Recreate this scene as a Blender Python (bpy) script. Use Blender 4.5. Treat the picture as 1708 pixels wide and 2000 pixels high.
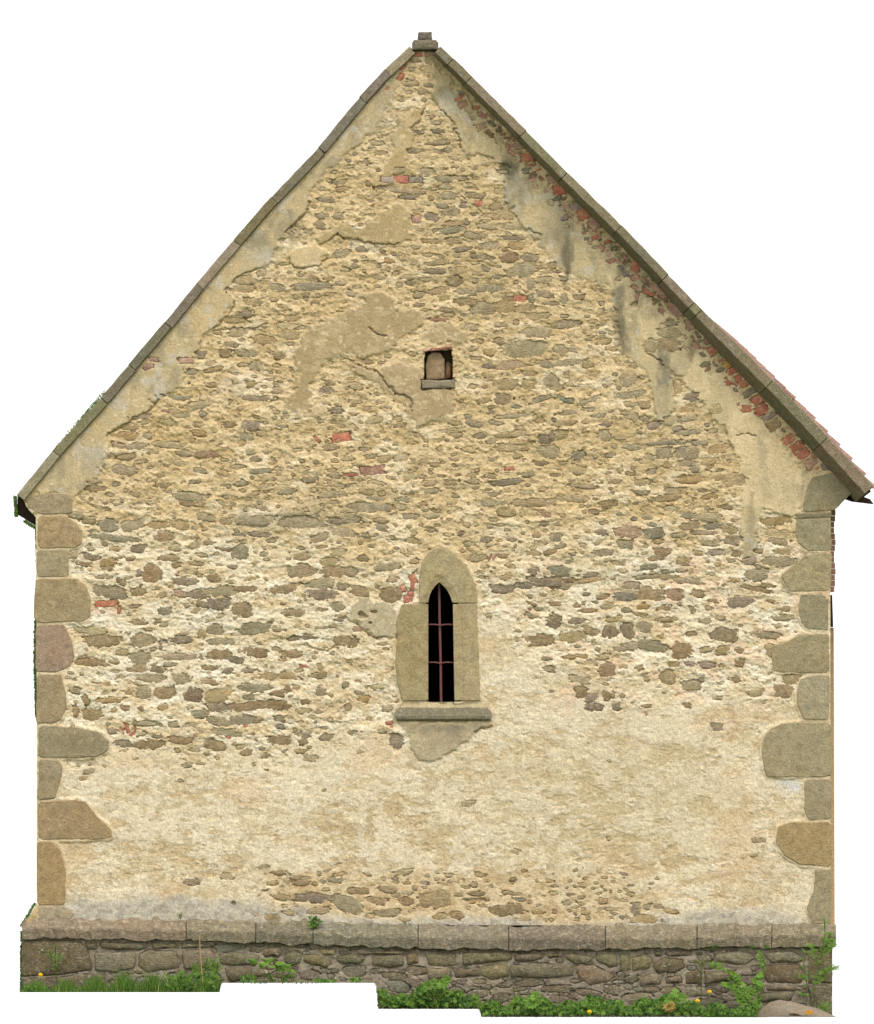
import bpy, math, random
import numpy as np
from mathutils import Vector
random.seed(7); RNG = np.random.default_rng(11)
for o in list(bpy.data.objects): bpy.data.objects.remove(o)
SC = bpy.context.scene; COL = SC.collection
R = math.radians
S = 0.005                                  # one photo pixel = 5 mm on the wall
def wx(px): return (px-854)*S
def wz(py): return (1986-py)*S

# ---------------------------------------------------------------- camera, sky, sun, exposure
cam = bpy.data.cameras.new('camera'); cam.type = 'ORTHO'; cam.ortho_scale = 10.0
cam.clip_start = 0.1; cam.clip_end = 3000
co = bpy.data.objects.new('camera', cam); COL.objects.link(co)
co.location = (0, -25, wz(1000)); co.rotation_euler = (R(90), 0, 0); SC.camera = co
SUN = Vector((0.26, -0.70, 1.15)).normalized()          # towards the sun
W = bpy.data.worlds.new('World'); SC.world = W; W.use_nodes = True
nt = W.node_tree; nt.nodes.clear()
sky = nt.nodes.new('ShaderNodeTexSky'); sky.sky_type = 'NISHITA'; sky.sun_disc = False
sky.sun_elevation = math.asin(SUN.z); sky.sun_rotation = math.atan2(SUN.x, SUN.y)
sky.dust_density = 6.0; sky.air_density = 1.2
hs = nt.nodes.new('ShaderNodeHueSaturation'); hs.inputs['Saturation'].default_value = 0.22
b1 = nt.nodes.new('ShaderNodeBackground'); b1.inputs['Strength'].default_value = 0.06
b2 = nt.nodes.new('ShaderNodeBackground'); b2.inputs['Color'].default_value = (1.0, 0.99, 0.97, 1); b2.inputs['Strength'].default_value = 0.95
ad = nt.nodes.new('ShaderNodeAddShader'); ou = nt.nodes.new('ShaderNodeOutputWorld')
nt.links.new(sky.outputs[0], hs.inputs['Color']); nt.links.new(hs.outputs[0], b1.inputs['Color'])
nt.links.new(b1.outputs[0], ad.inputs[0]); nt.links.new(b2.outputs[0], ad.inputs[1]); nt.links.new(ad.outputs[0], ou.inputs['Surface'])
sl = bpy.data.lights.new('sun', 'SUN'); sl.energy = 1.25; sl.angle = R(14); sl.color = (1.0, 0.96, 0.88)
so = bpy.data.objects.new('sun', sl); COL.objects.link(so); so.location = (-8, -16, 24)
so.rotation_euler = SUN.to_track_quat('Z', 'Y').to_euler()
SC.render.engine = 'CYCLES'
VS = SC.view_settings; VS.view_transform = 'Standard'; VS.look = 'None'; VS.gamma = 1; VS.exposure = 0.42; VS.use_curve_mapping = False

# ---------------------------------------------------------------- helpers
ALB = 0.86
def lin(c, k=ALB):
    return tuple((((v/255)/12.92) if v/255 < 0.04045 else (((v/255)+0.055)/1.055)**2.4)*k*m for v, m in zip(c, (1.015, 0.995, 1.055)))
PAL = dict(y=(180,158,112), t=(196,178,136), g=(158,150,122), G=(134,136,116), b=(156,133,98), d=(142,130,110),
           p=(164,146,130), o=(182,148,98), O=(192,146,78), r=(164,124,102), R=(184,120,94), P=(178,142,120), k=(124,108,88))
def obj(name, me, parent=None, mat=None):
    o = bpy.data.objects.new(name, me); COL.objects.link(o)
    if parent is not None: o.parent = parent
    if mat is not None and me is not None and not me.materials: me.materials.append(mat)
    return o
def tag(o, label=None, cat=None, group=None, kind=None):
    for k, v in (('label', label), ('category', cat), ('group', group), ('kind', kind)):
        if v: o[k] = v
    return o
def empty(name, loc=(0, 0, 0)):
    o = bpy.data.objects.new(name, None); COL.objects.link(o); o.location = loc; return o
def mesh(name, v, f, smooth=False, cols=None):
    me = bpy.data.meshes.new(name); me.from_pydata([tuple(p) for p in v], [], f)
    if smooth: me.polygons.foreach_set('use_smooth', [True]*len(me.polygons))
    if cols is not None:
        a = me.color_attributes.new('Col', 'FLOAT_COLOR', 'POINT')
        arr = np.ones((len(v), 4), dtype=np.float32); arr[:, :3] = np.array(cols); a.data.foreach_set('color', arr.ravel())
    me.update(); return me
def sstep(a, b, x):
    t = np.clip((x-a)/(b-a), 0, 1); return t*t*(3-2*t)
NT = np.random.default_rng(5).uniform(-1, 1, 512*512).astype(np.float32)
def vn(x, y, seed):
    """value noise in -1..1"""
    x = np.asarray(x, dtype=np.float32); y = np.asarray(y, dtype=np.float32)
    gx = np.floor(x); gy_ = np.floor(y); fx = x-gx; fy = y-gy_; xi = gx.astype(np.int32)+seed*57; yi = gy_.astype(np.int32)+seed*131
    fx = fx*fx*(3-2*fx); fy = fy*fy*(3-2*fy)
    x0 = xi & 511; x1 = (xi+1) & 511; y0 = (yi & 511) << 9; y1 = ((yi+1) & 511) << 9
    a = NT[y0+x0]; b = NT[y0+x1]; c = NT[y1+x0]; d = NT[y1+x1]
    a = a+(b-a)*fx; c = c+(d-c)*fx
    return a+(c-a)*fy
def fbm(x, y, seed, oc=4, g=0.5):
    s = 0; a = 1; t = 0
    for k in range(oc):
        s = s+a*vn(x*2**k+k*17.3, y*2**k+k*9.1, seed+k*31); t += a; a *= g
    return s/t*1.6
def inpoly(X, Y, poly):
    ins = np.zeros(X.shape, bool); n = len(poly); j = n-1
    for i in range(n):
        xi, yi = poly[i]; xj, yj = poly[j]
        if yi != yj:
            c = ((yi > Y) != (yj > Y)) & (X < (xj-xi)*(Y-yi)/(yj-yi)+xi); ins ^= c
        j = i
    return ins

# ---------------------------------------------------------------- materials
def mat_base(name):
    m = bpy.data.materials.new(name); m.use_nodes = True; t = m.node_tree; t.nodes.clear()
    o = t.nodes.new('ShaderNodeOutputMaterial'); b = t.nodes.new('ShaderNodeBsdfPrincipled')
    b.inputs['Roughness'].default_value = 0.95; b.inputs['Specular IOR Level'].default_value = 0.15
    t.links.new(b.outputs[0], o.inputs['Surface']); return m, t, b, o
def N(t, typ, **kw):
    n = t.nodes.new(typ)
    for k, v in kw.items(): setattr(n, k, v)
    return n
def noise(t, vec, scale, detail=4, rough=0.6, dist=0.0):
    n = N(t, 'ShaderNodeTexNoise'); n.inputs['Scale'].default_value = scale; n.inputs['Detail'].default_value = detail
    n.inputs['Roughness'].default_value = rough; n.inputs['Distortion'].default_value = dist
    t.links.new(vec, n.inputs['Vector']); return n.outputs['Fac']
def ramp(t, fac, stops):
    n = N(t, 'ShaderNodeValToRGB'); e = n.color_ramp.elements
    for i, (p, c) in enumerate(stops):
        el = e[i] if i < 2 else e.new(p)
        el.position = p; el.color = (c, c, c, 1) if not isinstance(c, tuple) else (*c[:3], 1)
    t.links.new(fac, n.inputs['Fac']); return n.outputs['Color']
def mix(t, fac, a, b, typ='MIX'):
    n = N(t, 'ShaderNodeMix', data_type='RGBA', blend_type=typ)
    for s, v in ((n.inputs[0], fac), (n.inputs[6], a), (n.inputs[7], b)):
        if isinstance(v, (int, float)): s.default_value = v
        elif isinstance(v, tuple): s.default_value = (*v[:3], 1)
        else: t.links.new(v, s)
    return n.outputs[2]
def bump(t, b, h, strength, dist, prev=None):
    n = N(t, 'ShaderNodeBump'); n.inputs['Strength'].default_value = strength; n.inputs['Distance'].default_value = dist
    t.links.new(h, n.inputs['Height'])
    if prev is not None: t.links.new(prev, n.inputs['Normal'])
    t.links.new(n.outputs[0], b.inputs['Normal']); return n.outputs[0]
def math_(t, op, a, b):
    n = N(t, 'ShaderNodeMath', operation=op)
    for s, v in ((n.inputs[0], a), (n.inputs[1], b)):
        if isinstance(v, (int, float)): s.default_value = v
        else: t.links.new(v, s)
    return n.outputs[0]
def stone_mat(name, src, colour=None, smear=0.0, speck=0.5, tone=0.5, lichen=0.0, bscale=1.0, moss=0.0, strata=False):
    m, t, b, o = mat_base(name)
    pos = N(t, 'ShaderNodeNewGeometry').outputs['Position']
    oi = N(t, 'ShaderNodeObjectInfo')
    va = N(t, 'ShaderNodeVectorMath', operation='ADD'); t.links.new(pos, va.inputs[0])
    cx = N(t, 'ShaderNodeCombineXYZ'); r10 = math_(t, 'MULTIPLY', oi.outputs['Random'], 37.0)
    for k in range(3): t.links.new(r10, cx.inputs[k])
    t.links.new(cx.outputs[0], va.inputs[1]); P = va.outputs[0]
    if src == 'object': base = oi.outputs['Color']
    elif src == 'attr': base = N(t, 'ShaderNodeAttribute', attribute_name='Col').outputs['Color']
    else: base = tuple(colour)
    n1 = noise(t, P, 14, 5, 0.65, 0.6); n2 = noise(t, P, 70, 4, 0.7); n3 = noise(t, P, 260, 2, 0.6); n4 = noise(t, P, 5, 4, 0.6, 1.0)
    c = mix(t, 1.0, base, ramp(t, n1, [(0.28, 1-0.38*tone), (0.5, 1.0), (0.74, 1+0.34*tone)]), 'MULTIPLY')
    c = mix(t, 1.0, c, ramp(t, n4, [(0.3, (1.0, 0.96, 0.89)), (0.7, (0.98, 1.02, 1.08))]), 'MULTIPLY')
    if strata:
        sc = N(t, 'ShaderNodeVectorMath', operation='MULTIPLY'); sc.inputs[1].default_value = (1, 1, 3.6); t.links.new(P, sc.inputs[0])
        n9 = noise(t, sc.outputs[0], 26, 5, 0.7, 0.8)
        c = mix(t, 1.0, c, ramp(t, n9, [(0.34, 0.76), (0.5, 1.0), (0.68, 1.26)]), 'MULTIPLY')
    c = mix(t, 1.0, c, ramp(t, n2, [(0.3, 1-0.4*speck), (0.7, 1+0.35*speck)]), 'MULTIPLY')
    c = mix(t, 1.0, c, ramp(t, n3, [(0.33, 1-0.5*speck), (0.66, 1+0.5*speck)]), 'MULTIPLY')
    if smear > 0:
        n5 = noise(t, P, 20, 6, 0.75, 0.4)
        c = mix(t, ramp(t, n5, [(0.62-0.16*smear, 0.0), (0.72-0.1*smear, min(1, smear*1.1))]), c, lin((222, 200, 156)))
    if lichen > 0:
        n6 = noise(t, P, 26, 6, 0.8, 0.2)
        c = mix(t, ramp(t, n6, [(0.56, 0.0), (0.64, lichen)]), c, lin((196, 194, 176)))
        n7 = noise(t, P, 7, 6, 0.8, 0.2)
        c = mix(t, ramp(t, n7, [(0.52, 0.0), (0.72, lichen*0.65)]), c, lin((88, 84, 68)))
    if moss > 0:
        n8 = noise(t, P, 9, 6, 0.75, 0.2)
        c = mix(t, ramp(t, n8, [(0.48, 0.0), (0.62, moss)]), c, lin((108, 112, 70)))
    t.links.new(c, b.inputs['Base Color'])
    p1 = bump(t, b, n9 if strata else noise(t, P, 38*bscale, 5, 0.7), 1.0, 0.03 if strata else 0.012)
    bump(t, b, n3, 0.7, 0.004, p1)
    return m
M_STONE = stone_mat('rubble_stone', 'object', smear=0.6, tone=0.7, strata=True)
M_STONE_J = stone_mat('small_rubble', 'attr', smear=0.45, tone=0.6, strata=True)
M_QUOIN = stone_mat('sandstone_quoin', 'object', speck=0.6, tone=0.75, smear=0.3)
M_BRICK = stone_mat('old_brick', 'object', speck=0.6, tone=0.8, smear=0.55)
M_COPE = stone_mat('granite_coping', 'object', speck=0.95, tone=0.6, lichen=0.35, moss=0.30)
M_PLINTH = stone_mat('lichened_plinth_stone', 'object', speck=0.8, tone=0.9, lichen=0.75, strata=True)
M_MOULD = stone_mat('weathered_moulding', 'object', speck=0.8, tone=1.0, lichen=0.8, smear=0.5, strata=True)
M_PLINTH_J = stone_mat('lichened_small_stone', 'attr', speck=0.7, tone=0.8, lichen=0.55)
M_CORE = stone_mat('masonry_core', 'flat', lin((176, 156, 116)))
M_SIDE = stone_mat('side_plaster', 'flat', lin((196, 172, 130)), tone=0.4)
def wall_mat(name, lichen):
    m, t, b, o = mat_base(name)
    pos = N(t, 'ShaderNodeNewGeometry').outputs['Position']
    base = N(t, 'ShaderNodeAttribute', attribute_name='Col').outputs['Color']
    n1 = noise(t, pos, 60, 5, 0.75, 0.5); n2 = noise(t, pos, 240, 3, 0.7); n3 = noise(t, pos, 22, 6, 0.75, 1.2)
    c = mix(t, 1.0, base, ramp(t, n1, [(0.3, 0.74), (0.5, 1.0), (0.7, 1.14)]), 'MULTIPLY')
    c = mix(t, 1.0, c, ramp(t, n2, [(0.32, 0.70), (0.68, 1.26)]), 'MULTIPLY')
    c = mix(t, 1.0, c, ramp(t, n3, [(0.34, (0.86, 0.82, 0.74)), (0.46, (1.0, 1.0, 1.0)), (0.6, (1.0, 1.0, 1.0)), (0.70, (1.06, 1.08, 1.14))]), 'MULTIPLY')
    if lichen:
        n6 = noise(t, pos, 24, 6, 0.8, 0.2); c = mix(t, ramp(t, n6, [(0.55, 0.0), (0.65, 0.5)]), c, lin((190, 188, 172)))
    t.links.new(c, b.inputs['Base Color'])
    p1 = bump(t, b, n1, 0.85, 0.010); bump(t, b, n2, 0.8, 0.004, p1)
    return m
M_WALL = wall_mat('flaking_lime_plaster', False); M_PLMORT = wall_mat('plinth_mortar', True)
def plain(name, c, rough=0.8, metallic=0.0, nscale=40, amt=0.25):
    m, t, b, o = mat_base(name); pos = N(t, 'ShaderNodeNewGeometry').outputs['Position']
    n = noise(t, pos, nscale, 5, 0.7)
    t.links.new(mix(t, 1.0, tuple(c), ramp(t, n, [(0.3, 1-amt), (0.7, 1+amt)]), 'MULTIPLY'), b.inputs['Base Color'])
    b.inputs['Roughness'].default_value = rough; b.inputs['Metallic'].default_value = metallic
    bump(t, b, n, 0.3, 0.004); return m
M_IRON = plain('rusty_mauve_paint', lin((112, 74, 70)), 0.7)
M_DARKWOOD = plain('dark_eave_wood', lin((62, 50, 42)), 0.8)
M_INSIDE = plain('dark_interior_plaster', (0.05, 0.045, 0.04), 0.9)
M_TILE = stone_mat('clay_roof_tile', 'flat', lin((192, 158, 140)), tone=0.6, speck=0.5)
M_GROUND = plain('turf', (0.06, 0.10, 0.025), 0.95, nscale=9, amt=0.4)
def leaf_mat():
    m = bpy.data.materials.new('leaf'); m.use_nodes = True; t = m.node_tree; t.nodes.clear()
    o = N(t, 'ShaderNodeOutputMaterial'); a = N(t, 'ShaderNodeAttribute', attribute_name='Col').outputs['Color']
    pos = N(t, 'ShaderNodeNewGeometry').outputs['Position']
    c = mix(t, 1.0, a, ramp(t, noise(t, pos, 55, 3), [(0.3, 0.75), (0.7, 1.3)]), 'MULTIPLY')
    d = N(t, 'ShaderNodeBsdfPrincipled'); d.inputs['Roughness'].default_value = 0.55; d.inputs['Specular IOR Level'].default_value = 0.25
    tr = N(t, 'ShaderNodeBsdfTranslucent'); mx = N(t, 'ShaderNodeMixShader'); mx.inputs[0].default_value = 0.3
    t.links.new(c, d.inputs['Base Color']); t.links.new(c, tr.inputs['Color'])
    t.links.new(d.outputs[0], mx.inputs[1]); t.links.new(tr.outputs[0], mx.inputs[2]); t.links.new(mx.outputs[0], o.inputs['Surface'])
    return m
M_LEAF = leaf_mat()

# ---------------------------------------------------------------- stone builders
def resample(poly, step, jit, rng):
    out = []
    n = len(poly)
    for i in range(n):
        x0, y0 = poly[i]; x1, y1 = poly[(i+1) % n]
        L = math.hypot(x1-x0, y1-y0); k = max(1, int(L/step))
        for j in range(k):
            f = j/k; out.append((x0+(x1-x0)*f+rng.uniform(-jit, jit), y0+(y1-y0)*f+rng.uniform(-jit, jit)))
    return out
def block(name, poly, yf, yb, parent, mat, col=None, bev=3.0, bevd=0.012, bulge=0.006, step=16, jit=0.8, label=None, smooth=False):
    """a stone whose face is a polygon in photo pixels, with worn arrises"""
    rng = random.Random(hash((round(poly[0][0]), round(poly[0][1]), len(poly))) & 0xffff)
    pts = resample(poly, step, jit, rng)
    cx = sum(p[0] for p in pts)/len(pts); cy = sum(p[1] for p in pts)/len(pts)
    def inset(p, d):
        dx, dy = p[0]-cx, p[1]-cy; L = math.hypot(dx, dy) or 1; k = max(0.2, 1-d/L); return (cx+dx*k, cy+dy*k)
    v = []; f = []; n = len(pts); rings = [(0, yb), (0, yf+bevd), (bev*0.35, yf+bevd*0.3), (bev, yf)]
    for d, yy in rings:
        for p in pts:
            q = inset(p, d) if d else p; v.append((wx(q[0]), yy+(rng.uniform(-0.002, 0.002) if d else 0), wz(q[1])))
    for r in range(len(rings)-1):
        for i in range(n):
            j = (i+1) % n; f.append((r*n+i, r*n+j, (r+1)*n+j, (r+1)*n+i))
    b = (len(rings)-1)*n
    for p in pts:
        q = (cx+(p[0]-cx)*0.5, cy+(p[1]-cy)*0.5); v.append((wx(q[0]), yf-bulge*rng.uniform(0.3, 1.2), wz(q[1])))
    for i in range(n):
        j = (i+1) % n; f.append((b+i, b+j, b+n+j, b+n+i))
    v.append((wx(cx), yf-bulge, wz(cy)))
    for i in range(n): f.append((b+n+i, b+n+(i+1) % n, len(v)-1))
    me = mesh(name, v, f); fix(me)
    if smooth: me.polygons.foreach_set('use_smooth', [True]*len(me.polygons))
    o = obj(name, me, parent, mat)
    if col is not None: o.color = (*col, 1)
    if label: o['label'] = label
    return o
def fix(me):
    import bmesh
    bm = bmesh.new(); bm.from_mesh(me); bmesh.ops.recalc_face_normals(bm, faces=bm.faces[:]); bm.to_mesh(me); bm.free()
def loft(name, lines, parent, mat, col=None, bevel=0.0, cap=True, label=None):
    n = len(lines[0]); v = [p for l in lines for p in l]; f = []; m = len(lines)
    for r in range(m-1):
        for i in range(n-1): f.append((r*n+i, r*n+i+1, (r+1)*n+i+1, (r+1)*n+i))
    for i in range(n-1): f.append(((m-1)*n+i, (m-1)*n+i+1, i+1, i))       # back
    if cap: f.append(tuple(r*n for r in range(m))); f.append(tuple(r*n+n-1 for r in range(m)))
    me = mesh(name, v, f); fix(me); o = obj(name, me, parent, mat)
    if bevel:
        md = o.modifiers.new('worn', 'BEVEL'); md.width = bevel; md.segments = 2; md.limit_method = 'ANGLE'; md.angle_limit = R(35)
    if col is not None: o.color = (*col, 1)
    if label: o['label'] = label
    return o
def box(name, x0, x1, y0, y1, z0, z1, parent, mat):
    v = [(x, y, z) for x in (x0, x1) for y in (y0, y1) for z in (z0, z1)]
    f = [(0, 1, 3, 2), (4, 6, 7, 5), (0, 4, 5, 1), (2, 3, 7, 6), (0, 2, 6, 4), (1, 5, 7, 3)]
    return obj(name, mesh(name, v, f), parent, mat)
# rubble variants: unit outline, shared meshes
NSEG = 10
VAR = []
for k in range(18):
    rg = random.Random(100+k); rr = []
    ph = [rg.uniform(0, 6.28) for _ in range(4)]; am = [rg.uniform(0.02, 0.14), rg.uniform(0.02, 0.12), rg.uniform(0.02, 0.09), rg.uniform(0, 0.06)]
    for i in range(NSEG):
        a = 2*math.pi*i/NSEG
        sq = 1/max(abs(math.cos(a)), abs(math.sin(a)))                    # a little squared
        rr.append((0.62+0.38*min(sq, 1.25))*(1+sum(am[q]*math.sin((q+1)*a+ph[q]) for q in range(4)))+rg.uniform(-0.06, 0.06))
    VAR.append((rr, [rg.uniform(-0.10, 0.10) for _ in range(NSEG+1)]))
BRK = ([1.0/max(abs(math.cos(2*math.pi*i/16)), abs(math.sin(2*math.pi*i/16))) for i in range(16)], [random.Random(5+i).uniform(-0.05, 0.05) for i in range(17)])
for i in range(16): BRK[0][i] *= random.Random(40+i).uniform(0.93, 1.02)
def unit_stone(var):
    rr, zz = var; n = len(rr); v = []; f = []
    for s, d in ((1.0, 1.0), (0.86, 0.13), (0.5, 0.0)):
        for i in range(n):
            a = 2*math.pi*i/n; y = d+(zz[i]*1.3 if s == 0.5 else zz[i]*0.9 if s < 1 else 0)
            v.append((rr[i]*s*math.cos(a), y, rr[i]*s*math.sin(a)))
    v.append((0, zz[n]-0.04, 0))
    for r in range(2):
        for i in range(n): j = (i+1) % n; f.append((r*n+i, r*n+j, (r+1)*n+j, (r+1)*n+i))
    for i in range(n): f.append((2*n+i, 2*n+(i+1) % n, 3*n))
    return v, f
UM = []
for k, va in enumerate(VAR+[BRK]):
    v, f = unit_stone(va); me = mesh('brick' if k == len(VAR) else 'stone', v, f, smooth=(k < len(VAR))); fix(me); UM.append((me, v, f))

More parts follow.
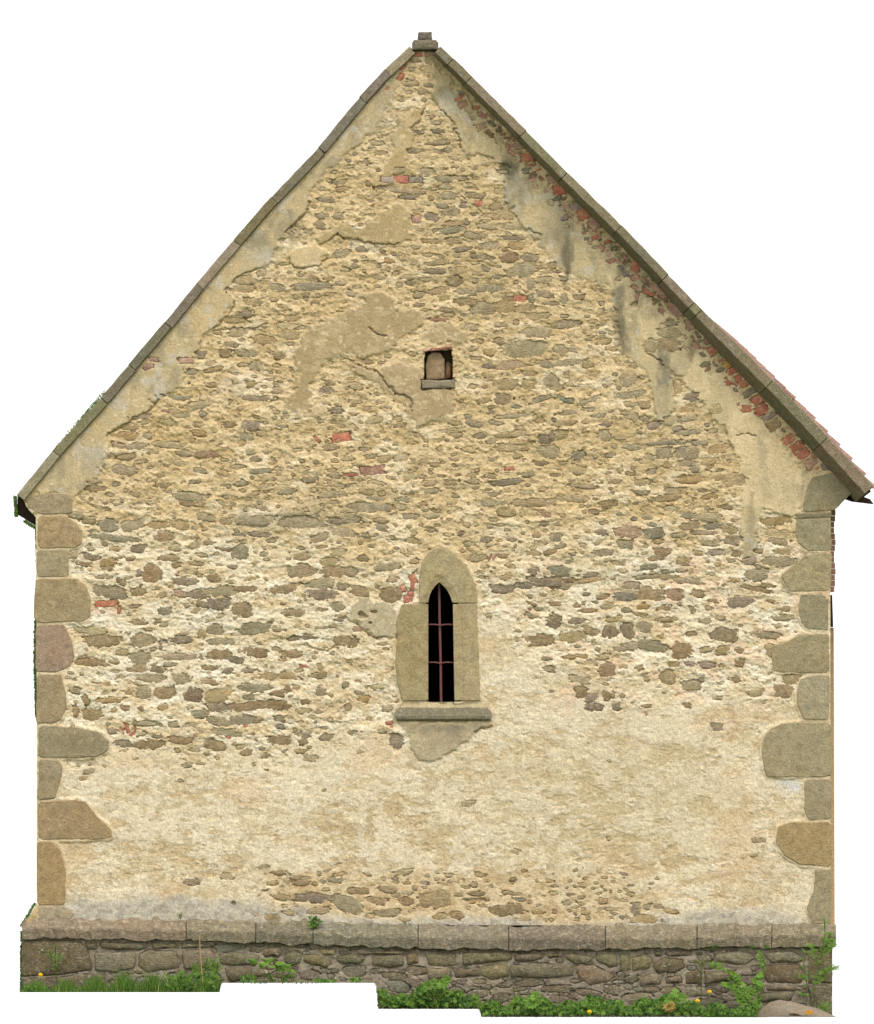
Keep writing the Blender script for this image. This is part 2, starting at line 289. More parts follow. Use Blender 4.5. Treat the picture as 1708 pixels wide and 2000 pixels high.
# ---------------------------------------------------------------- the wall: lists read off the photograph (pixels)
STONES = """840,118,26,16,t;813,117,24,7,y;803,136,14,8,d;805,154,14,6,d;809,163,32,10,b;838,167,20,6,g;856,256,24,8,d;851,239,20,10,g;818,258,22,7,p;865,277,46,10,g;808,294,30,9,d;850,296,20,8,p;876,293,14,10,g
780,333,26,10,g;866,350,36,14,g;898,348,26,10,g;790,372,90,10,g;872,365,28,10,g;880,381,46,14,g;928,383,42,13,b;800,385,36,8,d;905,402,14,10,p;968,404,28,14,y;860,402,26,10,g;880,415,38,14,g;842,425,26,16,d
888,437,40,9,o,8;883,450,46,12,g,8;912,434,10,10,g;975,424,64,9,y;952,443,38,10,g;996,443,46,12,g;930,460,38,14,g;1000,466,40,8,d;883,472,30,16,y;848,472,42,8,y;953,480,44,14,p;1007,478,32,18,o;902,488,34,8,d;835,499,18,7,y;940,502,40,10,d;995,502,36,20,b;1035,503,36,14,g;855,513,40,10,b;893,513,22,8,d
850,529,42,11,d;900,528,38,14,y;1020,528,60,27,g;832,545,28,8,d;802,553,18,8,d;886,550,30,20,b;970,541,24,8,g;1070,520,42,12,b;1064,548,32,12,d;1038,553,18,26,g;960,563,60,14,g;858,568,40,12,b;912,570,40,13,g;1038,583,12,16,g;1068,575,34,14,d;990,583,22,10,b;905,590,42,14,b;942,604,48,26,g;988,600,46,24,y;1028,601,36,16,b;1075,593,28,8,d;1102,585,14,22,g
1049,618,42,17,b;1106,633,50,16,d;875,605,30,8,p;1050,650,52,22,g;1024,680,80,38,g;977,667,20,11,b;957,688,20,16,o;955,715,28,10,d;996,712,60,16,P;1067,711,36,13,G;1110,708,56,13,G,6;1150,713,20,14,y;1095,684,30,20,g,-30;1120,684,20,14,g,-30
1075,743,26,22,p;1082,753,28,22,b;990,752,50,20,y,6;1033,752,32,19,y;985,780,30,22,k;1060,778,50,10,g,22;1105,780,46,10,G,-16;1148,784,50,10,g,20;892,826,30,11,y;926,827,36,12,p,-12;965,826,28,8,g;1012,812,70,7,g;1107,806,42,9,p,8;1054,824,16,8,o;1100,828,46,9,y,6;1150,800,22,8,g;1185,829,20,12,k,10;1000,848,64,12,y;1065,859,28,16,k;1078,851,12,18,k
1098,848,26,18,y;1180,849,26,20,g;958,862,18,11,G;990,875,40,16,t;1070,882,44,26,g;1130,890,26,16,g;893,850,24,9,g;828,903,15,20,b;1088,928,26,6,b;990,942,56,12,d;1140,950,46,8,p;960,966,28,9,d;962,983,56,13,g;1040,982,86,14,b;1130,974,72,14,b;1187,985,36,17,b;840,960,32,10,g;845,1008,32,10,g;808,1010,22,10,d;990,1000,34,18,y;1063,1003,30,14,r
1020,1003,12,14,y;1085,1050,26,16,d;1175,1080,44,15,g;1175,1040,22,12,d;950,1055,30,10,d;932,1090,32,14,d;985,1085,22,10,b;1307,650,44,20,g;1304,674,44,24,b;1271,676,28,24,g;1310,632,28,10,G;1230,742,32,26,p;1235,770,64,14,G,8;1232,790,28,9,g;1257,790,22,14,b;1222,806,20,9,y;1235,813,28,20,g;1278,831,26,15,p;1309,822,22,18,t;1260,819,18,10,g;1325,758,16,26,y;1352,775,28,19,d
1346,798,32,13,y,20;1346,818,36,9,g,10;1398,801,22,20,y,20;1323,838,18,10,p;1345,845,46,11,g,8;1393,842,18,8,g;1238,874,44,11,g;1310,865,80,9,G;1342,885,50,27,d;1300,885,32,22,g;1400,878,34,20,o,10;1368,866,28,11,p;1383,902,32,14,o,12;1345,905,40,13,p;1305,910,16,9,o;1270,893,24,11,g;1385,914,16,10,b;1358,917,22,11,g;1350,935,52,15,O;1272,922,22,10,d;1405,935,16,10,o;1430,938,50,26,b
1320,960,46,13,b;1302,973,60,11,b;1390,970,32,9,o,8;1415,990,30,10,b;1313,995,26,11,g;1345,1007,42,11,G;1385,1010,52,17,g;1265,1010,20,10,G;1345,1028,46,15,b;1395,1028,36,12,G;1230,1040,52,22,P;1275,1042,38,19,G;1325,1045,28,11,g;1378,1041,46,8,p;1425,1035,32,15,y;1432,1056,34,19,d;1285,1057,20,8,y;1297,1078,34,17,b;1365,1080,22,9,y;1335,1097,28,18,b;1385,1060,42,12,g;1220,1065,32,17,g;1400,1080,40,10,p
1440,1082,20,13,b;1280,1092,32,9,b;1265,1107,50,11,G;1520,1018,62,17,o;1522,1042,52,15,t;1523,1057,38,15,d;1483,1076,16,9,b;1465,1096,28,12,p;1520,1097,62,19,g;1483,1108,14,9,G;1530,1078,42,12,y;1303,1116,24,7,g;1330,1114,20,9,p;1092,1117,42,21,G;1042,1116,20,15,d;1060,1136,62,15,d;1102,1133,42,9,b;1100,1145,42,15,d;1155,1133,56,9,y;1150,1123,32,9,g;1030,1143,42,13,d;980,1150,46,16,d
1250,1128,32,8,g;1300,1128,60,11,b;1340,1135,52,11,g;1235,1143,34,15,p;1218,1165,48,17,G;1272,1161,58,27,b;1316,1162,34,23,P;1178,1165,22,11,b;1040,1180,20,6,b;1052,1189,15,8,g;1085,1180,22,7,y;1126,1184,14,8,b;1151,1193,30,8,b;1222,1192,20,9,g;1255,1184,26,9,o;1299,1188,30,9,b;1352,1190,13,17,b;1038,1203,22,10,d,-15;1082,1213,31,28,k;1128,1213,32,13,d;1200,1210,28,10,y;1252,1200,26,7,y;1303,1210,38,9,b
1152,1232,32,15,b,-20;1192,1234,31,22,k;1228,1234,32,22,k,-45;1258,1225,30,22,g;1052,1250,54,22,b,8;1120,1243,54,24,y;1207,1268,28,11,d;1228,1262,34,16,p;1280,1262,62,21,g;1330,1272,38,35,b;1068,1286,24,9,d;1112,1284,24,7,o;1075,1307,28,12,d;1187,1308,36,26,b;1250,1305,18,10,b,30;1306,1324,30,27,b;1317,1298,23,11,b;1347,1298,18,10,p;1135,1353,24,21,b;1158,1361,30,17,p,20;1160,1381,36,15,d
1185,1358,20,18,b,-40;1197,1357,8,13,b;1204,1380,18,16,g;1343,1379,18,9,b;1478,1124,52,21,g;1500,1143,26,8,b;1478,1151,62,9,b,-10;1446,1176,46,22,d;1394,1174,20,9,b;1364,1161,26,12,b;1387,1189,16,7,b;1510,1175,18,7,b;1533,1190,22,10,b;1528,1207,42,9,g;1418,1240,56,31,k;1495,1240,54,14,d;1350,1239,20,9,b;1410,1270,26,20,y;1443,1271,16,10,b;1444,1295,20,15,b;1380,1299,28,14,p,-15;1371,1327,13,9,g
1440,1327,18,14,b;1348,1340,38,20,g;1530,1351,36,27,b;1545,1328,32,20,y;1400,1420,24,18,d;1505,1270,20,24,y;258,833,32,13,o;246,852,56,14,o;288,851,24,9,g;238,873,28,11,k;268,872,44,11,g;330,869,64,11,g;360,885,30,13,d;392,888,24,13,b;243,917,42,20,p;280,815,36,9,p;280,826,18,6,p;350,777,52,9,g;385,792,40,15,g,15;352,810,36,10,g;330,825,38,13,y,-15;395,809,14,11,g;388,847,28,11,o;390,830,24,10,y;373,727,26,11,g
183,939,20,10,d;225,946,18,8,g;190,955,38,13,b;390,920,24,11,g;365,983,32,11,b;375,970,60,17,g;150,1007,32,11,g;173,1019,26,9,b;210,1026,38,23,g;262,1026,42,22,g,10;310,1026,46,14,o,8;355,1026,28,19,o;230,1052,92,12,G;320,1047,42,17,b;270,1071,32,15,d;203,1060,14,10,d;145,1083,14,18,t;178,1088,36,12,d;210,1100,34,14,o;257,1091,19,8,b;330,1090,36,11,b;395,1010,18,15,G
505,778,66,9,p;500,717,26,16,g;499,896,20,13,d;408,887,40,15,r;463,912,24,7,g;510,921,42,8,g;655,929,24,10,d;725,992,76,18,g;690,990,22,9,b;560,960,36,11,g;650,965,62,11,g;782,895,26,17,g;735,975,32,7,g;790,977,32,9,G;500,1017,74,19,G;585,1020,88,24,G;410,1013,20,13,d;440,1018,32,13,b;655,1018,36,11,d;685,1015,32,13,g;670,1040,54,17,p;408,1060,22,11,d;470,1080,34,29,g
440,1073,32,8,b;510,1045,50,9,d;535,1055,22,11,d;625,1050,44,15,g,20;727,1066,16,7,g;660,1078,28,21,g;590,1087,30,14,b;795,1010,18,11,g;208,1103,29,24,b;165,1102,38,9,b;205,1127,34,7,g;231,1133,7,10,b;241,1139,12,11,b;272,1119,11,16,p,-30;297,1122,38,36,b;342,1105,22,11,b;360,1136,52,15,d;220,1158,64,24,g;273,1156,28,15,b;350,1160,26,14,P;385,1160,42,20,g;395,1180,20,14,d;270,1215,32,13,b
180,1232,56,14,t;205,1252,76,24,b;280,1251,48,28,g;315,1258,9,17,p;355,1250,52,13,d;395,1240,17,17,y;178,1296,62,16,b;275,1287,42,23,g;355,1283,72,13,p;270,1307,40,13,b;310,1308,28,15,d;295,1325,56,15,g;355,1325,38,21,g;280,1352,26,28,g,25;322,1353,42,21,b;380,1358,40,25,k;215,1368,52,12,o;168,1367,15,19,b;185,1395,40,23,b;148,1390,13,20,b;245,1383,20,11,P;276,1385,10,8,b;320,1382,22,12,y
390,1395,30,14,g;220,1427,26,11,p;240,1452,32,14,d;290,1455,62,18,b;355,1445,44,15,b;285,1413,46,10,g;418,1130,38,15,b;440,1155,82,20,g;480,1150,42,11,b;425,1180,52,22,d;475,1190,40,24,b;558,1150,58,17,b,8;625,1142,56,21,g,8;645,1098,38,14,y;595,1115,38,30,b;650,1115,46,27,b;572,1115,20,22,g;628,1162,60,19,d;700,1155,34,20,b;668,1145,24,15,d;685,1117,26,17,d;765,1160,38,32,b;760,1107,52,13,g
630,1191,25,7,d;660,1186,29,17,g;575,1197,40,13,b;420,1230,34,20,d;500,1228,62,24,g;545,1230,28,9,g;590,1245,52,10,d;680,1253,50,20,b;697,1229,19,11,P;430,1253,50,14,g;570,1278,44,14,b;430,1280,52,20,b;500,1275,44,17,b;460,1289,42,12,d;410,1305,32,11,b;485,1310,28,8,p;563,1320,40,14,y;625,1320,32,12,b;525,1320,32,17,y;410,1332,42,11,b;430,1358,54,24,y;500,1345,62,17,G;545,1355,32,12,b
562,1347,17,9,b;628,1351,20,17,d;676,1337,13,15,g;428,1381,50,21,d;487,1380,62,19,b;543,1378,50,20,b;598,1370,24,10,b;680,1382,14,15,b;475,1406,60,20,g;425,1410,52,15,d;545,1404,20,11,g;440,1430,62,15,g;545,1445,46,19,b;592,1437,28,11,d;592,1448,20,15,b;640,1441,28,15,d;418,1455,42,20,b;482,1470,22,12,b;775,1447,26,30,p;758,1385,22,9,g;637,391,32,10,d;610,545,26,12,b;605,560,72,14,g;665,495,32,19,g
480,548,42,15,y;478,612,34,15,d;465,650,42,15,d;515,665,44,17,o;565,655,44,17,y;455,625,42,11,y;570,622,32,13,o;490,590,36,14,y;470,565,52,14,b;760,510,22,9,o;392,693,22,15,d;440,690,22,17,b;480,690,42,12,g;545,695,26,15,b;613,1753,72,19,d;680,1768,60,30,g,-20;735,1760,38,15,b;795,1762,32,15,b;850,1758,66,36,b;860,1790,28,13,y;892,1788,26,22,b;755,1783,46,14,g;620,1780,44,14,d;550,1752,34,13,b
990,1778,66,22,b,8;1085,1780,12,8,b;1243,1776,20,26,d;1265,1772,14,11,g;1262,1796,62,17,y;375,1723,36,11,d;945,1770,22,9,y;1310,1780,28,9,o;1285,1770,22,9,b;700,1740,40,12,b;760,1737,36,12,b;660,1720,34,11,g;590,1725,30,12,b;545,1705,28,9,b;1000,1745,36,8,b;930,1745,34,9,b"""
BRICKS = """816,106,22,9,R;842,106,26,8,P;787,130,17,7,R,50;783,150,19,9,R,50;757,172,9,6,R,60;757,351,24,13,p;784,350,28,14,R;812,351,27,11,d;935,397,14,10,R;814,428,17,14,P;1016,583,26,13,R;855,625,34,5,r;995,915,20,7,R,8;958,1088,14,3,r,58;967,1087,16,3,r,58
1001,272,12,11,r,-20;1013,285,24,12,P,10;1029,308,27,16,R,8;1080,352,20,20,P,10;1094,370,27,20,R,15;1125,402,22,18,p,20;1141,418,27,22,R,20;1161,438,26,22,P,-40;1165,405,16,9,r,-40;1244,519,17,24,R,-20;1235,500,18,10,P,-40;1222,504,17,6,r,-60;1267,571,26,9,R,-25;1245,580,15,6,r,80;1285,565,34,14,P,-40;1297,580,20,14,r,-40;1320,605,32,22,P,-40;1342,607,13,10,R,-30;1352,634,24,20,P,10;1190,463,30,10,t,-20
1395,683,26,17,R,35;1383,665,15,11,r,30;1425,709,22,17,O,35;1431,725,26,12,R,30;1447,735,25,12,R,30;1453,749,20,13,R,20;1463,766,27,15,d,30;1481,781,24,17,R,30;1497,775,11,20,R,-10;1487,801,28,18,R,30;1503,812,28,12,p,32;1512,830,27,20,b,30;1459,798,20,13,R,0;1540,858,24,17,R,35;1557,872,26,17,R,32;1569,888,28,18,R,32;1584,904,28,19,P,35;1548,838,28,10,P,-40;1568,853,30,12,r,-45;1416,692,13,10,r,-40;1446,712,15,10,r,-40
1590,892,12,16,r,-30;364,704,28,10,P;290,715,20,10,P,20;300,702,18,8,P;325,803,20,5,r;666,854,36,17,R,8;620,858,16,6,R,-45;605,840,20,5,o;728,919,48,17,r,6;685,927,24,5,R,4;208,1179,44,12,R;233,1192,6,12,R;593,1301,18,5,R;249,1423,7,20,R,14;238,1424,11,5,R,-25;258,1434,13,6,R,35;264,1426,4,10,R
760,1412,14,6,R;764,1420,10,4,R;480,1418,10,4,R,15;448,1440,9,6,R,15;807,1130,13,19,R,20;787,1149,13,12,R;806,1145,9,14,R;798,1171,18,13,R;803,1160,12,9,R;779,1242,14,8,P;1262,1394,4,7,R,30"""
def parse(s):
    out = []
    for row in s.replace('\n', ';').split(';'):
        q = row.strip().split(',')
        if len(q) >= 5: out.append((float(q[0]), float(q[1]), float(q[2]), float(q[3]), q[4], float(q[5]) if len(q) > 5 else None))
    return out
QUOINS = [([(52,978),(62,968),(90,963),(132,965),(143,975),(140,1002),(85,1005),(70,1000),(58,992)], (158,140,106)),
 ([(75,1008),(128,1007),(150,1020),(161,1040),(160,1062),(150,1070),(75,1070)], (164,140,98)),
 ([(73,1074),(134,1073),(136,1126),(72,1127)], (156,142,106)),
 ([(70,1131),(150,1130),(168,1145),(179,1170),(177,1205),(165,1213),(72,1217),(67,1205),(68,1160)], (158,138,98)),
 ([(70,1221),(125,1219),(140,1250),(146,1280),(138,1300),(115,1312),(70,1313)], (154,128,104)),
 ([(72,1318),(118,1317),(128,1350),(131,1380),(120,1405),(105,1412),(71,1412)], (154,134,98)),
 ([(76,1417),(160,1422),(195,1430),(214,1450),(212,1465),(190,1478),(150,1480),(75,1479)], (142,130,98)),
 ([(76,1484),(115,1484),(123,1500),(118,1530),(108,1560),(75,1561)], (152,136,102)),
 ([(75,1566),(150,1562),(168,1566),(190,1595),(218,1620),(221,1635),(205,1639),(75,1640)], (156,132,92)),
 ([(72,1644),(103,1644),(118,1660),(129,1700),(128,1768),(74,1768)], (162,134,88)),
 ([(74,1772),(130,1771),(146,1785),(140,1794),(74,1796)], (164,150,120)),
 ([(1572,962),(1587,932),(1628,923),(1646,938),(1664,962),(1652,974),(1628,997),(1569,999)], (136,128,96)),
 ([(1554,1003),(1624,1001),(1624,1010),(1556,1012)], (120,112,84)),
 ([(1556,1015),(1624,1013),(1624,1076),(1580,1077),(1560,1060),(1553,1035)], (146,138,104)),
 ([(1526,1124),(1556,1099),(1573,1084),(1624,1080),(1626,1094),(1622,1154),(1542,1155)], (160,148,108)),
 ([(1565,1160),(1612,1162),(1618,1172),(1618,1231),(1580,1229),(1565,1215),(1558,1190)], (142,134,102)),
 ([(1509,1262),(1540,1252),(1562,1239),(1620,1238),(1620,1313),(1530,1314),(1510,1308),(1508,1285)], (150,138,100)),
 ([(1565,1325),(1590,1319),(1621,1319),(1620,1405),(1570,1405),(1558,1380),(1556,1350)], (160,150,116)),
 ([(1492,1440),(1505,1422),(1530,1412),(1622,1410),(1624,1515),(1610,1517),(1500,1517),(1492,1500),(1488,1465)], (156,144,108)),
 ([(1572,1522),(1624,1521),(1624,1600),(1580,1601),(1572,1585)], (152,140,106)),
 ([(1520,1614),(1545,1605),(1624,1606),(1625,1692),(1565,1690),(1535,1672),(1515,1645)], (160,136,88)),
 ([(1592,1697),(1624,1697),(1624,1805),(1588,1805),(1575,1775),(1590,1740)], (148,138,104))]
WIN_OPEN = [(837,1178),(839,1165),(844,1153),(851,1144),(858,1137),(866,1144),(874,1153),(880,1165),(883,1178),(885,1200),(888,1371),(838,1371)]
NICHE = [(829,684),(883,682),(884,742),(828,743)]
SURROUND = [(820,1178),(819,1130),(823,1100),(835,1080),(855,1066),(876,1070),(897,1087),(917,1115),(930,1145),(933,1178),(932,1220),(936,1290),(938,1368),(786,1368),(775,1330),(772,1290),(776,1250),(774,1215),(785,1184)]
SILLP = [(788,1370),(770,1386),(774,1402),(800,1411),(900,1411),(955,1402),(962,1390),(945,1370)]
GREY = [  # smooth later render, raised a coat above the rubble: polygon, colour
 ([(700,573),(742,568),(768,583),(768,605),(820,608),(832,632),(800,650),(778,658),(770,680),(735,690),(712,700),(690,690),(665,692),(640,700),(625,720),(610,740),(608,760),(612,795),(590,803),(556,797),(553,780),(575,768),(580,755),(592,738),(590,722),(575,700),(580,680),(590,660),(606,640),(640,622),(680,606),(715,592)], (172,152,112)),
 ([(822,662),(850,632),(875,628),(898,636),(912,655),(916,676),(895,672),(870,668),(835,664)], (178,158,118)),
 ([(672,702),(700,715),(735,724),(757,716),(775,708),(812,712),(824,725),(826,745),(888,760),(889,806),(860,818),(832,829),(822,832),(812,818),(790,815),(800,800),(795,780),(765,765),(735,745),(700,728)], (174,154,116)),
 ([(628,460),(645,440),(670,435),(690,450),(720,435),(745,412),(765,402),(790,402),(806,420),(803,470),(780,475),(750,478),(725,478),(690,468),(660,456),(630,475),(618,468)], (176,156,112)),
 ([(566,500),(575,485),(620,480),(640,490),(630,505),(600,522),(580,526),(566,518)], (206,184,138)),
 ([(826,202),(829,210),(815,250),(806,285),(795,310),(788,338),(768,335),(748,372),(728,378),(722,366),(745,332),(765,300),(772,262),(790,232)], (184,162,116)),
 ([(850,120),(900,180),(1000,290),(1060,350),(1120,430),(1200,490),(1240,560),(1300,640),(1298,700),(1318,760),(1312,818),(1290,828),(1270,760),(1262,720),(1215,690),(1205,640),(1200,590),(1190,560),(1130,545),(1080,510),(1040,455),(1010,430),(985,380),(992,330),(960,305),(905,298),(895,262),(862,215),(846,190)], (190,174,132)),
 ([(800,112),(775,165),(750,215),(725,260),(690,290),(650,320),(608,370),(605,395),(590,420),(565,445),(545,470),(540,495),(520,525),(495,528),(463,545),(455,560),(455,590),(430,620),(415,640),(400,655),(385,690),(360,740),(330,770),(295,785),(280,810),(250,822),(215,845),(200,880),(195,905),(190,940),(150,960),(145,965),(60,975),(20,1000),(20,900)], (194,176,134)),
 ([(683,1190),(700,1168),(715,1162),(730,1172),(760,1182),(772,1180),(776,1200),(773,1246),(735,1250),(720,1235),(700,1215),(682,1208)], (180,168,134)),
 ([(772,1404),(965,1402),(960,1415),(930,1430),(890,1465),(860,1480),(825,1488),(810,1470),(795,1440),(780,1420)], (176,162,128)),
 ([(1478,850),(1494,862),(1488,950),(1478,1085),(1453,1088),(1447,1040),(1456,960)], (196,180,138)),
 ([(1120,430),(1370,660),(1420,735),(1470,790),(1520,862),(1570,920),(1600,960),(1560,1005),(1500,1000),(1450,985),(1440,900),(1425,850),(1380,800),(1330,740),(1290,700)], (212,192,148))]
WALLPOLY = [(70,1010),(52,990),(46,976),(112,885),(205,791),(262,722),(332,640),(398,562),(470,480),(544,394),(634,298),(716,202),(766,147),(806,104),(806,98),(857,98),(857,112),(905,165),(1010,270),(1092,352),(1196,458),(1290,555),(1345,610),(1475,748),(1569,840),(1640,930),(1660,960),(1640,990),(1624,1000),(1624,1812),(72,1802)]
def vnw(X, Y): return X+7*fbm(X/16, Y/16, 301, 3)+2.5*fbm(X/5, Y/5, 303, 2), Y+6*fbm(X/18, Y/14, 302, 3)+2.5*fbm(X/5, Y/5, 304, 2)
def mixc(C, m, c, k=1.0):
    m = np.clip(m, 0, 1)[..., None]*k; return C*(1-m)+np.array(lin(c))*m
def grid_mesh(name, X, Y, H, C, keep, parent, mat, y0):
    ny, nx = X.shape
    use = np.zeros((ny, nx), bool); use[:-1, :-1] |= keep; use[1:, :-1] |= keep; use[:-1, 1:] |= keep; use[1:, 1:] |= keep
    idx = -np.ones((ny, nx), np.int64); idx[use] = np.arange(use.sum())
    V = np.stack([(X[use]-854)*S, y0-H[use]*0.01, (1986-Y[use])*S], 1).astype(np.float32)
    a = idx[:-1, :-1][keep]; b = idx[1:, :-1][keep]; c = idx[1:, 1:][keep]; d = idx[:-1, 1:][keep]
    F = np.stack([a, b, c, d], 1).astype(np.int32); n = len(F)
    me = bpy.data.meshes.new(name); me.vertices.add(len(V)); me.vertices.foreach_set('co', V.ravel())
    me.loops.add(n*4); me.loops.foreach_set('vertex_index', F.ravel()); me.polygons.add(n)
    me.polygons.foreach_set('loop_start', np.arange(n, dtype=np.int32)*4)
    me.polygons.foreach_set('use_smooth', np.ones(n, bool))
    me.update(calc_edges=True)
    at = me.color_attributes.new('Col', 'FLOAT_COLOR', 'POINT'); arr = np.ones((len(V), 4), np.float32); arr[:, :3] = C[use]
    at.data.foreach_set('color', arr.ravel()); return obj(name, me, parent, mat)
def terrace(f, w=0.16):
    b = np.floor(f); r = f-b; return b+sstep(0.5-w, 0.5+w, r)
def polar(va, U, V):
    rr = np.array(va[0]+[va[0][0]]); n = len(va[0]); a = (np.arctan2(V, U) % (2*math.pi))/(2*math.pi)*n
    i = np.minimum(a.astype(int), n-1); f = a-i; return np.hypot(U, V)/(rr[i]*(1-f)+rr[i+1]*f)

# ---------------------------------------------------------------- the church
CH = tag(empty('church', (0, 0, 0)), 'old stone church gable with flaking cream plaster, lancet window and steep stone coping', 'church')
st = 1.6
xs = np.arange(40, 1668, st); ys = np.arange(92, 1814, st); X, Y = np.meshgrid(xs.astype(np.float32), ys.astype(np.float32))
XW, YW = vnw(X, Y)
ub = np.interp(X, [70, 350, 600, 660, 940, 1000, 1250, 1450, 1600], [985, 1030, 1045, 1120, 1120, 1050, 1030, 1060, 1040])
up = sstep(55, -45, Y-ub+75*fbm(X/90, Y/40, 5, 4, 0.6))
yb = np.interp(X, [70, 420, 640, 800, 960, 1060, 1300, 1560], [1475, 1490, 1460, 1450, 1180, 1330, 1370, 1370])
low = sstep(-25, 25, Y-yb+45*fbm(X/90, Y/60, 8, 3)); mid = (1-up)*(1-low)
basez = sstep(1690, 1725, Y+14*fbm(X/60, Y/40, 12, 3))*sstep(480, 560, X)*sstep(1300, 1180, X)
f1 = fbm(XW/95, YW/40, 21, 5, 0.55); f2 = fbm(XW/34, YW/13, 27, 4, 0.55); f3 = fbm(X/7, Y/5, 33, 3); f4 = fbm(X/3.6, Y/3.0, 35, 2)
ter = terrace(f1*2.6+f2*0.9+2)-2
rough = 1-0.55*low+0.5*basez
f5 = fbm(X/13, Y/8, 37, 3, 0.6)
H = (0.45*ter+0.30*f2)*rough*(1-0.85*low)+0.42*f5*rough*(1-0.85*low)+(0.36-0.26*low)*f3+(0.20-0.10*low)*f4
# thin curled edges and pits
ln = np.abs(fbm(XW/30+5, YW/15, 41, 4)); gate = sstep(0.15, 0.45, fbm(X/50, Y/30, 44, 3))
H -= 0.8*sstep(0.045, 0.01, ln)*gate*(1-0.8*low)
pit = sstep(0.60, 0.85, vn(X/5.5, Y/3.4, 55))*sstep(-0.1, 0.4, fbm(X/30, Y/18, 57, 3)); H -= 1.5*pit*(1-0.6*low)
# colours: lime on the upper coats, tan mortar below them
C = np.zeros(X.shape+(3,)); C[:] = lin((218, 195, 149))
C = mixc(C, sstep(-0.1, 0.6, fbm(XW/60, YW/26, 61, 4))*up, (206, 180, 130), 0.75)
C = mixc(C, sstep(0.15, 0.6, f2+0.5*f1)*(0.4+0.6*up), (220, 198, 154), 0.55)
C = mixc(C, sstep(0.0, 0.5, -f2-0.3*f1)*up, (194, 170, 122), 0.6); C = mixc(C, up*sstep(0.1, 0.4, fbm(X/44, Y/14, 179, 5, 0.65)), (182, 164, 124), 0.4)
wh = sstep(0.12, 0.35, fbm(XW/70, YW/34, 67, 5, 0.6)+0.25*f2-0.22)
C = mixc(C, wh*up, (230, 213, 176), 0.72)
C = mixc(C, mid, (232, 218, 184), 0.85); C = mixc(C, mid*sstep(-0.15, 0.3, -fbm(XW/54, YW/20, 71, 5, 0.65)), (208, 186, 142), 0.8)
C = mixc(C, mid*sstep(0.15, 0.4, fbm(XW/50, YW/24, 73, 4, 0.6)), (236, 226, 198), 0.7)
C = mixc(C, low, (226, 212, 179), 0.95)
bl = sstep(0.13, 0.19, fbm(X/85+0.3*fbm(X/9,Y/9,78,3), Y/42+0.3*fbm(X/11,Y/8,79,3), 77, 6, 0.62)+0.10*sstep(1500, 1600, Y))
C = mixc(C, low*bl, (198, 178, 136), 0.62); H -= 0.22*low*bl
for (px, py, rx, ry, k) in ((740,1585,100,26,.7), (1180,1575,95,50,.75), (1130,1650,130,42,.7), (1260,1665,80,34,.7), (640,1632,90,16,.6), (290,1668,120,26,.5), (1335,1700,85,26,.6), (1010,1500,130,60,.4), (1400,1585,60,34,.6), (880,1650,60,40,.5), (520,1600,60,24,.5), (200,1712,50,22,.4), (1080,1560,40,20,.6), (700,1700,80,20,.5), (1450,1450,60,50,.4), (1330,1480,60,30,.4), (430,1700,60,18,.4)):
    m = sstep(1.0, 0.88, np.hypot((X-px)/rx, (Y-py)/ry)+0.75*fbm(X/34, Y/18, 171, 5, 0.65)); C = mixc(C, m, (196, 174, 130), k); H -= 0.3*m
fl = sstep(0.30, 0.36, fbm(X/26, Y/14, 177, 5, 0.65)); C = mixc(C, low*fl, (198, 174, 130), 0.6); H -= 0.25*low*fl
fw = sstep(0.22, 0.27, fbm(X/34, Y/22, 178, 5, 0.65)); C = mixc(C, low*fw*(1-fl), (230, 218, 188), 0.6); H += 0.18*low*fw
C = mixc(C, low*sstep(0.2, 0.45, fbm(XW/30, YW/16, 79, 4, 0.6)), (232, 218, 182), 0.75)
C = mixc(C, low*sstep(0.35, 0.6, fbm(X/120, Y/70, 81, 3)), (214, 184, 140), 0.4)
C = mixc(C, sstep(0.3, 0.6, fbm(X/40, Y/30, 85, 3))*mid*sstep(900, 1100, X), (226, 196, 160), 0.6)
for (px, py, rx, ry, k, c) in ((930,470,150,200,.35,(178,162,118)), (620,1005,150,40,.5,(160,150,120)), (500,1015,90,24,.4,(140,136,110)), (1290,880,120,70,.3,(176,160,118)), (330,850,140,60,.3,(200,170,112)), (1130,1125,160,20,.4,(160,148,112)), (880,1160,0.1,0.1,0,(0,0,0))):
    m = sstep(1.2, 0.2, np.hypot((X-px)/rx, (Y-py)/ry)+0.6*fbm(X/24, Y/16, 119, 4)); C = mixc(C, m, c, k)
C = mixc(C, basez, (210, 188, 144), 0.6)
C = mixc(C, basez*sstep(0.0, 0.4, fbm(XW/22, YW/12, 87, 4)), (188, 160, 114), 0.6)
# grey damp band above the moulding
gb = sstep(0, 26, Y-np.interp(X, [70, 300, 500, 620, 760, 960, 1150, 1320, 1500, 1600], [1752, 1735, 1745, 1772, 1790, 1778, 1798, 1770, 1762, 1790])+10*fbm(X/40, Y/25, 91, 4))
C = mixc(C, gb, (186, 180, 160), 0.85); C = mixc(C, gb*sstep(0.1, 0.5, fbm(X/14, Y/10, 93, 4)), (160, 154, 138), 0.6)
C = mixc(C, gb*sstep(0.2, 0.5, fbm(X/18, Y/12, 95, 4)), (212, 204, 182), 0.6)
H = H*(1-0.5*gb)+0.4*gb
GR = RNG.normal(0, 1, X.shape).astype(np.float32); C = C*(1+0.12*f3+0.10*f4+0.075*GR)[..., None]
